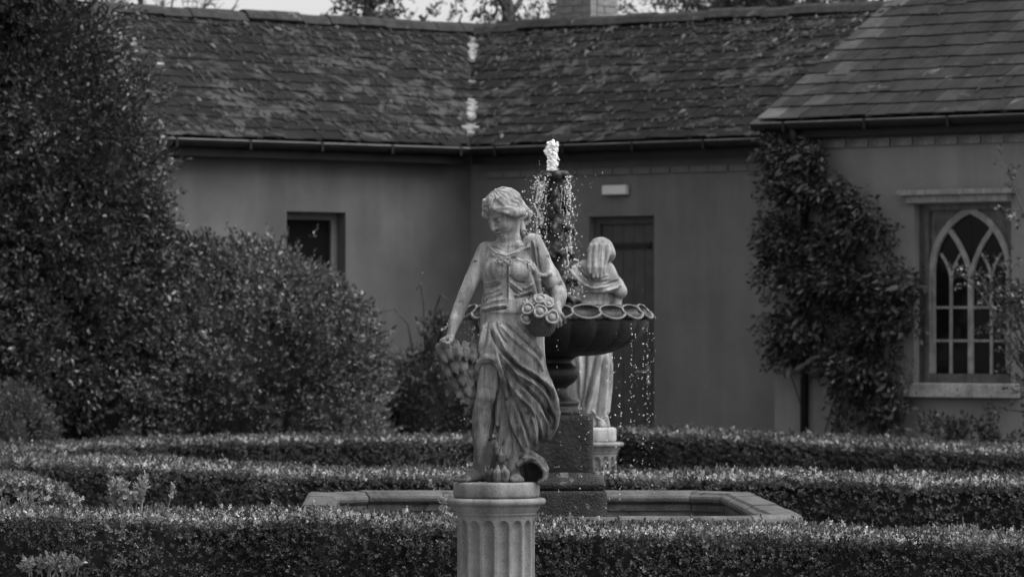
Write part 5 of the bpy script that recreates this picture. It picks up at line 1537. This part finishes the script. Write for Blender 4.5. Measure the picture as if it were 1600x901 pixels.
vv.chain([T_(920, 392, -.03), T_(928, 396, -.075), T_(944, 396, -.08), T_(958, 398, -.04)], [.012, .012, .012, .012], .006)
V, F = vv.mesh(1)
V = carve(V, F, [([(925, 385), (924, 405), (924, 424)], 1.4, -.007), ([(930, 380), (929, 405), (929, 430)], 1.5, .007), ([(935, 378), (934, 405), (933, 432)], 1.3, -.007), ([(941, 378), (940, 400), (938, 428)], 1.5, .007), ([(946, 382), (945, 402), (942, 420)], 1.3, -.007), ([(918, 392), (926, 376), (940, 372)], 1.5, .005)], uvT)
link('veil', mesh_np('veil', V, F, M['statue_pale'], True), VS)
lathe('plinth', [(0, tz(667)), (.125, tz(667)), (.14, tz(668.5)), (.142, tz(672)), (.142, .012), (.138, 0), (0, 0)], M['statue_pale'], VS, 56, rfun=plinth_r)
vc = Vol((-.02, -.2, .05), (.20, .1, .25), .003)
vc.chain([T_(936, 640, -.06), T_(947, 652, -.07), T_(950, 664, -.07), T_(946, 667, -.07)], [.014, .013, .011, .009], .012); vc.chain([T_(936, 655, -.05), T_(940, 664, -.08)], [.03, .025], .01)
vc.cone(T_(936, 650, -.02), T_(942, 668, -.03), .03, .035, .012)
V, F = vc.mesh(1); link('cloth_tail', mesh_np('cloth_tail', V, F, M['statue_pale'], True), VS)

# ------------------------------------------------------------------ fountain
NY = 22.0; NQ = NY/FPX; NX = X_at(870, NY)
FO = empty('fountain', (NX, NY, 0)); tag(FO, 'dark wet stone fountain with scalloped bowl on a square block in the pool', 'fountain')
nz = lambda v: Z_at(v, NY)
WZ = PZ - .17
def sq(name, prof, mat, parent=FO):
    """square-plan moulded block from (half width, z) bottom to top, densely cut and roughened"""
    V, F = [], []
    n = 28
    for i, (r0, z) in enumerate(prof):
        for s in range(4):
            for k in range(n):
                t = -1 + 2*k/n
                x, y = [(t, -1), (1, t), (-t, 1), (-1, -t)][s]
                rr = 1/max(abs(x), abs(y)) if 0 else 1
                cr = (abs(x)**14 + abs(y)**14)**(-1/14)
                V.append((x*r0*cr, y*r0*cr, z))
    m_ = 4*n; q = len(prof)
    F = [(i*m_+k, i*m_+(k+1) % m_, (i+1)*m_+(k+1) % m_, (i+1)*m_+k) for i in range(q-1) for k in range(m_)]
    V = np.array(V); V = V + (lump(V, 60, 3)*.0025)[:, None]*unit(V*np.array([1, 1, 0])+1e-6)
    me = mesh_np(name, V, F, mat, True); me.polygons.foreach_set("use_smooth", np.ones(len(F), bool))
    o = link(name, me, parent)
    # closed top
    MB().add([(-prof[-1][0]*.985, -prof[-1][0]*.985, prof[-1][1]-.001), (prof[-1][0]*.985, -prof[-1][0]*.985, prof[-1][1]-.001), (prof[-1][0]*.985, prof[-1][0]*.985, prof[-1][1]-.001), (-prof[-1][0]*.985, prof[-1][0]*.985, prof[-1][1]-.001)], [(0, 1, 2, 3)]).build('top_face', mat, o)
    return o
def fill(prof, step=.012):
    out = [prof[0]]
    for (r0, z0), (r1, z1) in zip(prof[:-1], prof[1:]):
        k = max(1, int(abs(z1-z0)/step))
        out += [(r0+(r1-r0)*i/k, z0+(z1-z0)*i/k) for i in range(1, k+1)]
    return out
hb = 56*NQ
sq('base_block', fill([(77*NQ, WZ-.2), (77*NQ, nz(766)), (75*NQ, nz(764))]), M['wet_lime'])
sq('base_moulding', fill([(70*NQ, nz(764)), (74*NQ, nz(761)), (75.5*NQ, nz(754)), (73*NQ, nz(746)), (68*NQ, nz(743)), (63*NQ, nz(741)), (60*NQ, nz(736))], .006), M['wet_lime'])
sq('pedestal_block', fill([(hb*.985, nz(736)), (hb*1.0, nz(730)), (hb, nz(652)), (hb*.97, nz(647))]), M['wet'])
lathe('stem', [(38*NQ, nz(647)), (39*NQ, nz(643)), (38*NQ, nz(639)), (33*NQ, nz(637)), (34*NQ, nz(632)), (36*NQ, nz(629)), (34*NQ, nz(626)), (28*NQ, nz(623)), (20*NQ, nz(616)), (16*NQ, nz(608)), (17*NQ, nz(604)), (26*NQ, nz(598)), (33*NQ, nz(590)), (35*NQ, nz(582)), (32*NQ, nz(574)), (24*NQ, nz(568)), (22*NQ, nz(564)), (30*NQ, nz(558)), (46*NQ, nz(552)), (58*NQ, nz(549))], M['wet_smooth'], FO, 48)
# bowl: gadrooned underside, twenty scallop lobes
NL = 20; RB = 142*NQ
seg = NL*14; prof = []
for i in range(26):
    t = i/25
    r0 = 40*NQ + (RB-40*NQ)*math.sin(t*math.pi/2)**.85; z = nz(556) + (nz(498)-nz(556))*(1-math.cos(t*math.pi/2))**.9
    prof.append((r0, z, t))
prof_in = [(RB-.035, nz(497), .9), (RB-.045, nz(478), .9), (RB-.06, nz(476), .9), (RB*.82, nz(488), .8), (RB*.6, nz(500), .5), (RB*.3, nz(508), .2), (.001, nz(509), 0)]
V = []
for r0, z, t in prof + prof_in:
    for k in range(seg):
        ph = 2*math.pi*k/seg; c_ = abs(math.cos(ph*NL/2))          # 1 mid lobe, 0 between the lobes
        g = (c_**.6 - .6)*.022*t
        V.append(((r0+g)*math.cos(ph), (r0+g)*math.sin(ph), z - (.010*t if (r0, z, t) in prof_in[:2] else 0)*(1-c_)))
q = len(prof)+len(prof_in)
F = [(i*seg+k, i*seg+(k+1) % seg, (i+1)*seg+(k+1) % seg, (i+1)*seg+k) for i in range(q-1) for k in range(seg)]
V = np.array(V); N0 = unit(V*np.array([1, 1, 0])+1e-9)
V = V + N0*(.0035*np.sin(V[:, 2]*330 + 1.2*np.sin(np.arctan2(V[:, 1], V[:, 0])*9)))[:, None]*(np.arange(len(V)) < len(prof)*seg)[:, None]
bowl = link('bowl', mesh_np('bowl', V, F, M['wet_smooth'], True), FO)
# one lip per lobe: an oval ring of lime-crusted stone round a dark hollow
la, lb = RB*math.pi/NL*1.07, 12.5*NQ
def lip_meshes():
    n, s_ = 28, 8; V, F = [], []
    for i in range(n):
        t = 2*math.pi*i/n; c0 = np.array([la*math.cos(t), 0, lb*math.sin(t)]); d = np.array([math.cos(t), 0, math.sin(t)*1.0]); d /= np.linalg.norm(d)
        yb = -.018*math.sin(t)      # the lower edge stands forward
        for k in range(s_):
            a = 2*math.pi*k/s_; rr = .0052*(1+.2*math.sin(3*t+k)) * (1.2 if math.sin(t) < 0 else .8)
            V.append(c0 + d*rr*math.cos(a) + np.array([0, rr*math.sin(a)*1.4 + yb - .0 , 0]))
    F = [(i*s_+k, ((i+1) % n)*s_+k, ((i+1) % n)*s_+(k+1) % s_, i*s_+(k+1) % s_) for i in range(n) for k in range(s_)]
    ring = mesh_np('scallop_lip', np.array(V), F, M['lip'], True)
    V, F = [(0, -.030, 0)], []
    for j in (1, 2, 3):
        for i in range(n):
            t = 2*math.pi*i/n; f = j/3; V.append((la*f*math.cos(t)*.98, -.030*(1-f*f) - .018*math.sin(t)*f, lb*f*math.sin(t)*.98))
    F3 = [(0, 1+i, 1+(i+1) % n) for i in range(n)]
    F4 = [(1+(j-1)*n+i, 1+j*n+i, 1+j*n+(i+1) % n, 1+(j-1)*n+(i+1) % n) for j in (1, 2) for i in range(n)]
    m = MB().add(V, F3+F4)
    return ring, m.mesh('scallop_hollow', M['wet_smooth'], True)
ringm, hollowm = lip_meshes()
for k in range(NL):
    ph = 2*math.pi*(k)/NL
    # local y points outward
    o = link('scallop_lip', ringm, bowl, ((RB+.004)*math.cos(ph), (RB+.004)*math.sin(ph), nz(487)+random.uniform(-.002, .002)), (R(16), 0, ph-math.pi/2))
    h = link('scallop_hollow', hollowm, bowl, o.location, o.rotation_euler)
# upper column: neck, leaf collars and twisted stems, a lobed cup on top
uc = Vol((-.13, -.13, nz(505)), (.13, .13, nz(262)), .003)
cxo = -4*NQ
uc.loft([(nz(500), 0, 0, 40*NQ, 40*NQ), (nz(480), 0, 0, 26*NQ, 26*NQ), (nz(455), 0, 0, 20*NQ, 20*NQ), (nz(420), 0, 0, 19*NQ, 19*NQ), (nz(380), -1*NQ, 0, 17*NQ, 17*NQ), (nz(350), -2*NQ, 0, 17*NQ, 17*NQ), (nz(325), cxo*.7, 0, 14*NQ, 14*NQ), (nz(300), cxo, 0, 12*NQ, 12*NQ), (nz(280), cxo, 0, 13*NQ, 13*NQ)], .01)
for s in range(3):
    pts, rd = [], []
    for i in range(22):
        t = i/21; a = s*2*math.pi/3 + t*5.2; v = 470 - t*165; r0 = (22 - 6*t)*NQ
        pts.append((cxo*t + r0*math.cos(a), r0*math.sin(a), nz(v))); rd.append((9.5 - 4*t + 2*math.sin(t*17))*NQ)
    uc.chain(pts, rd, .01)
for v, r0, n, dr_ in ((300, 15, 6, 6), (318, 17, 6, 7), (352, 20, 7, 8), (392, 20, 7, 8), (432, 22, 8, 9), (465, 26, 8, 10)):
    for k in range(n):
        a = 2*math.pi*k/n + v
        c0 = (cxo*(480-v)/200*.9 + r0*NQ*math.cos(a), r0*NQ*math.sin(a), nz(v))
        uc.chain([c0, (c0[0]+dr_*.7*NQ*math.cos(a), c0[1]+dr_*.7*NQ*math.sin(a), nz(v+5)), (c0[0]+dr_*NQ*math.cos(a), c0[1]+dr_*NQ*math.sin(a), nz(v+13))], [5*NQ, 5.5*NQ, 2.5*NQ], .006)
V, F = uc.mesh(1); V = V + vnormals(V, F)*(lump(V, 130, 5)*.003)[:, None]
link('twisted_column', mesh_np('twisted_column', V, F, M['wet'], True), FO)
tc = Vol((-.14, -.13, nz(295)), (.12, .13, nz(258)), .0025)
tc.loft([(nz(292), cxo, 0, 11*NQ, 11*NQ), (nz(283), cxo, 0, 15*NQ, 15*NQ), (nz(276), cxo, 0, 21*NQ, 21*NQ), (nz(269), cxo, 0, 22*NQ, 22*NQ), (nz(267), cxo, 0, 20*NQ, 20*NQ)], .008)
r_c = np.random.default_rng(4)
for k in range(8):
    a = 2*math.pi*k/8+.2; tc.ell((cxo+20*NQ*math.cos(a), 20*NQ*math.sin(a), nz(r_c.uniform(272, 277))), (r_c.uniform(6.5, 9)*NQ, r_c.uniform(6.5, 9)*NQ, r_c.uniform(5, 8)*NQ), .004)
V, F = tc.mesh(1); link('top_cup', mesh_np('top_cup', V, F, M['wet'], True), FO)

# ------------------------------------------------------------------ water: jet, splash round the column, threads falling from the bowl
r_ = np.random.default_rng(77)
jt = Vol((-.08, -.05, nz(272)), (.06, .05, nz(212)), .002)
jx = lambda u: (u-870)*NQ
jt.chain([(jx(863), 0, nz(270)), (jx(863), 0, nz(252)), (jx(862.5), 0, nz(240)), (jx(864), 0, nz(228)), (jx(864.5), 0, nz(220))], [8*NQ, 7*NQ, 7.5*NQ, 5.5*NQ, 2.5*NQ], .006)
jt.chain([(jx(861), 0, nz(246)), (jx(855), .002, nz(240)), (jx(851.5), .0, nz(236)), (jx(856), 0, nz(231)), (jx(863), 0, nz(222))], [4*NQ, 3.2*NQ, 2.0*NQ, 3*NQ, 3*NQ], .005)
jt.cone((jx(869), 0, nz(244)), (jx(873.5), 0, nz(250)), 2.4*NQ, 1.2*NQ, .004)
for _ in range(70):
    u, v = r_.uniform(853, 873), r_.uniform(222, 268)
    jt.ell((jx(np.clip(u, 856, 871)), r_.uniform(-.02, .02), nz(v)), (r_.uniform(1.2, 2.6)*NQ,)*3, .004)
for _ in range(60):
    jt.ell((jx(r_.uniform(857, 870)), r_.uniform(-.03, -.01), nz(r_.uniform(228, 262))), (r_.uniform(1.0, 2.0)*NQ,)*3, .003, 'sub')
V, F = jt.mesh(1); V = V + vnormals(V, F)*(lump(V, 420, 8)*.0016)[:, None]
jet = link('water_jet', mesh_np('water_jet', V, F, M['water'], True)); jet.location = (NX, NY, 0)
tag(jet, 'short white jet of foaming water above the top cup of the fountain', 'water jet', None, 'stuff')

g_ = (1+5**.5)/2
ICO_V = unit(np.array([(-1,g_,0),(1,g_,0),(-1,-g_,0),(1,-g_,0),(0,-1,g_),(0,1,g_),(0,-1,-g_),(0,1,-g_),(g_,0,-1),(g_,0,1),(-g_,0,-1),(-g_,0,1)], float))
ICO_F = np.array([(0,11,5),(0,5,1),(0,1,7),(0,7,10),(0,10,11),(1,5,9),(5,11,4),(11,10,2),(10,7,6),(7,1,8),(3,9,4),(3,4,2),(3,2,6),(3,6,8),(3,8,9),(4,9,5),(2,4,11),(6,2,10),(8,6,7),(9,8,1)])
def drops(name, label, P, Rr, stretch, loc):
    P = np.array(P); n = len(P); Rr = np.array(Rr)
    sc = np.stack([Rr*r_.uniform(.7, 1.3, n), Rr*r_.uniform(.7, 1.3, n), Rr*stretch*r_.uniform(.8, 1.4, n)], -1)
    V = (P[:, None] + ICO_V[None]*sc[:, None]*r_.uniform(.8, 1.2, (n, 12, 1))).reshape(-1, 3)
    F = (ICO_F[None] + 12*np.arange(n)[:, None, None]).reshape(-1, 3)
    o = link(name, mesh_np(name, V, F, M['water'], True)); o.location = loc
    return tag(o, label, 'water', None, 'stuff')
P, Rr = [], []
for _ in range(3000):       # dense veil left of the column, thinner right
    side = r_.random()
    v = 275 + 195*r_.random()**1.15
    if side < .70: u = 851 - abs(r_.normal(0, 9 + (v-275)*.05)) + r_.uniform(-2, 8)
    elif side < .91: u = 886 + abs(r_.normal(0, 5 + (v-275)*.05)) + r_.uniform(-8, 2)
    else: u = r_.uniform(848, 892)
    yy = -r_.uniform(.02, .10) if side >= .91 else r_.uniform(-.09, .07)
    P.append((jx(u), yy, nz(v))); Rr.append(NQ*(.28 + 1.15*r_.random()**2.6))
for _ in range(70):     # thin streaks running down the column
    u0, v0, ln = (r_.uniform(838, 854) if r_.random() < .65 else r_.uniform(876, 894)), r_.uniform(276, 420), r_.uniform(6, 22)
    for q in range(int(ln/1.1)): P.append((jx(u0 + .4*math.sin(q*.7)), -.05, nz(v0 + q*1.1))); Rr.append(NQ*.55)
for _ in range(110):
    u, v = 866 + r_.normal(0, 34), r_.uniform(250, 470); P.append((jx(u), r_.uniform(-.15, .15), nz(v))); Rr.append(NQ*(.3+.4*r_.random()))
for _ in range(620):        # churned water in the bowl
    a, q_ = r_.uniform(0, 6.28), r_.uniform(.15, .85); P.append((RB*q_*math.cos(a), RB*q_*math.sin(a), nz(487 - 14*r_.random()**2*(1.1-q_)))); Rr.append(NQ*(.5+1.2*r_.random()**2))
drops('splash_droplets', 'white water droplets splashing around the twisted fountain column', P, Rr, 1.15, (NX, NY, 0))
P, Rr = [], []
def thread(u, y, v0, v1, n, sp=1.0, du=0):
    for _ in range(n):
        t = r_.random()**1.0; P.append((jx(u + du*t + r_.normal(0, sp*(.5+t))), y + r_.normal(0, .012), nz(v0+(v1-v0)*t))); Rr.append(NQ*(.35+.75*r_.random()**1.8))
for k in range(NL):
    ph = 2*math.pi*k/NL; u, y = 870 + 150*math.cos(ph), .46*math.sin(ph)
    thread(u, y, 500, 770, int(r_.integers(10, 20)), 2.2, 3*math.cos(ph))
for u, y, v0, v1, n in ((1011, -.1, 498, 660, 34), (1003, -.2, 500, 760, 36), (984, -.28, 505, 690, 30), (966, -.34, 510, 780, 34), (945, -.39, 520, 790, 22), (905, -.43, 540, 760, 22), (733, -.1, 500, 575, 40), (740, -.2, 490, 545, 34), (727, .1, 495, 640, 20)):
    thread(u, y, v0, v1, n, 1.5)
for _ in range(50): P.append((jx(r_.uniform(640, 1030)), r_.uniform(-.6, .6), nz(r_.uniform(420, 790)))); Rr.append(NQ*(.35+.5*r_.random()))
for _ in range(40):
    t = r_.random(); P.append((jx(728-38*t), -.15, nz(492+14*t+12*t*t+r_.normal(0, 3)))); Rr.append(NQ*(.4+.7*r_.random()))
drops('falling_droplets', 'threads of water droplets falling from the scalloped bowl rim', P, Rr, 1.3, (NX, NY, 0))
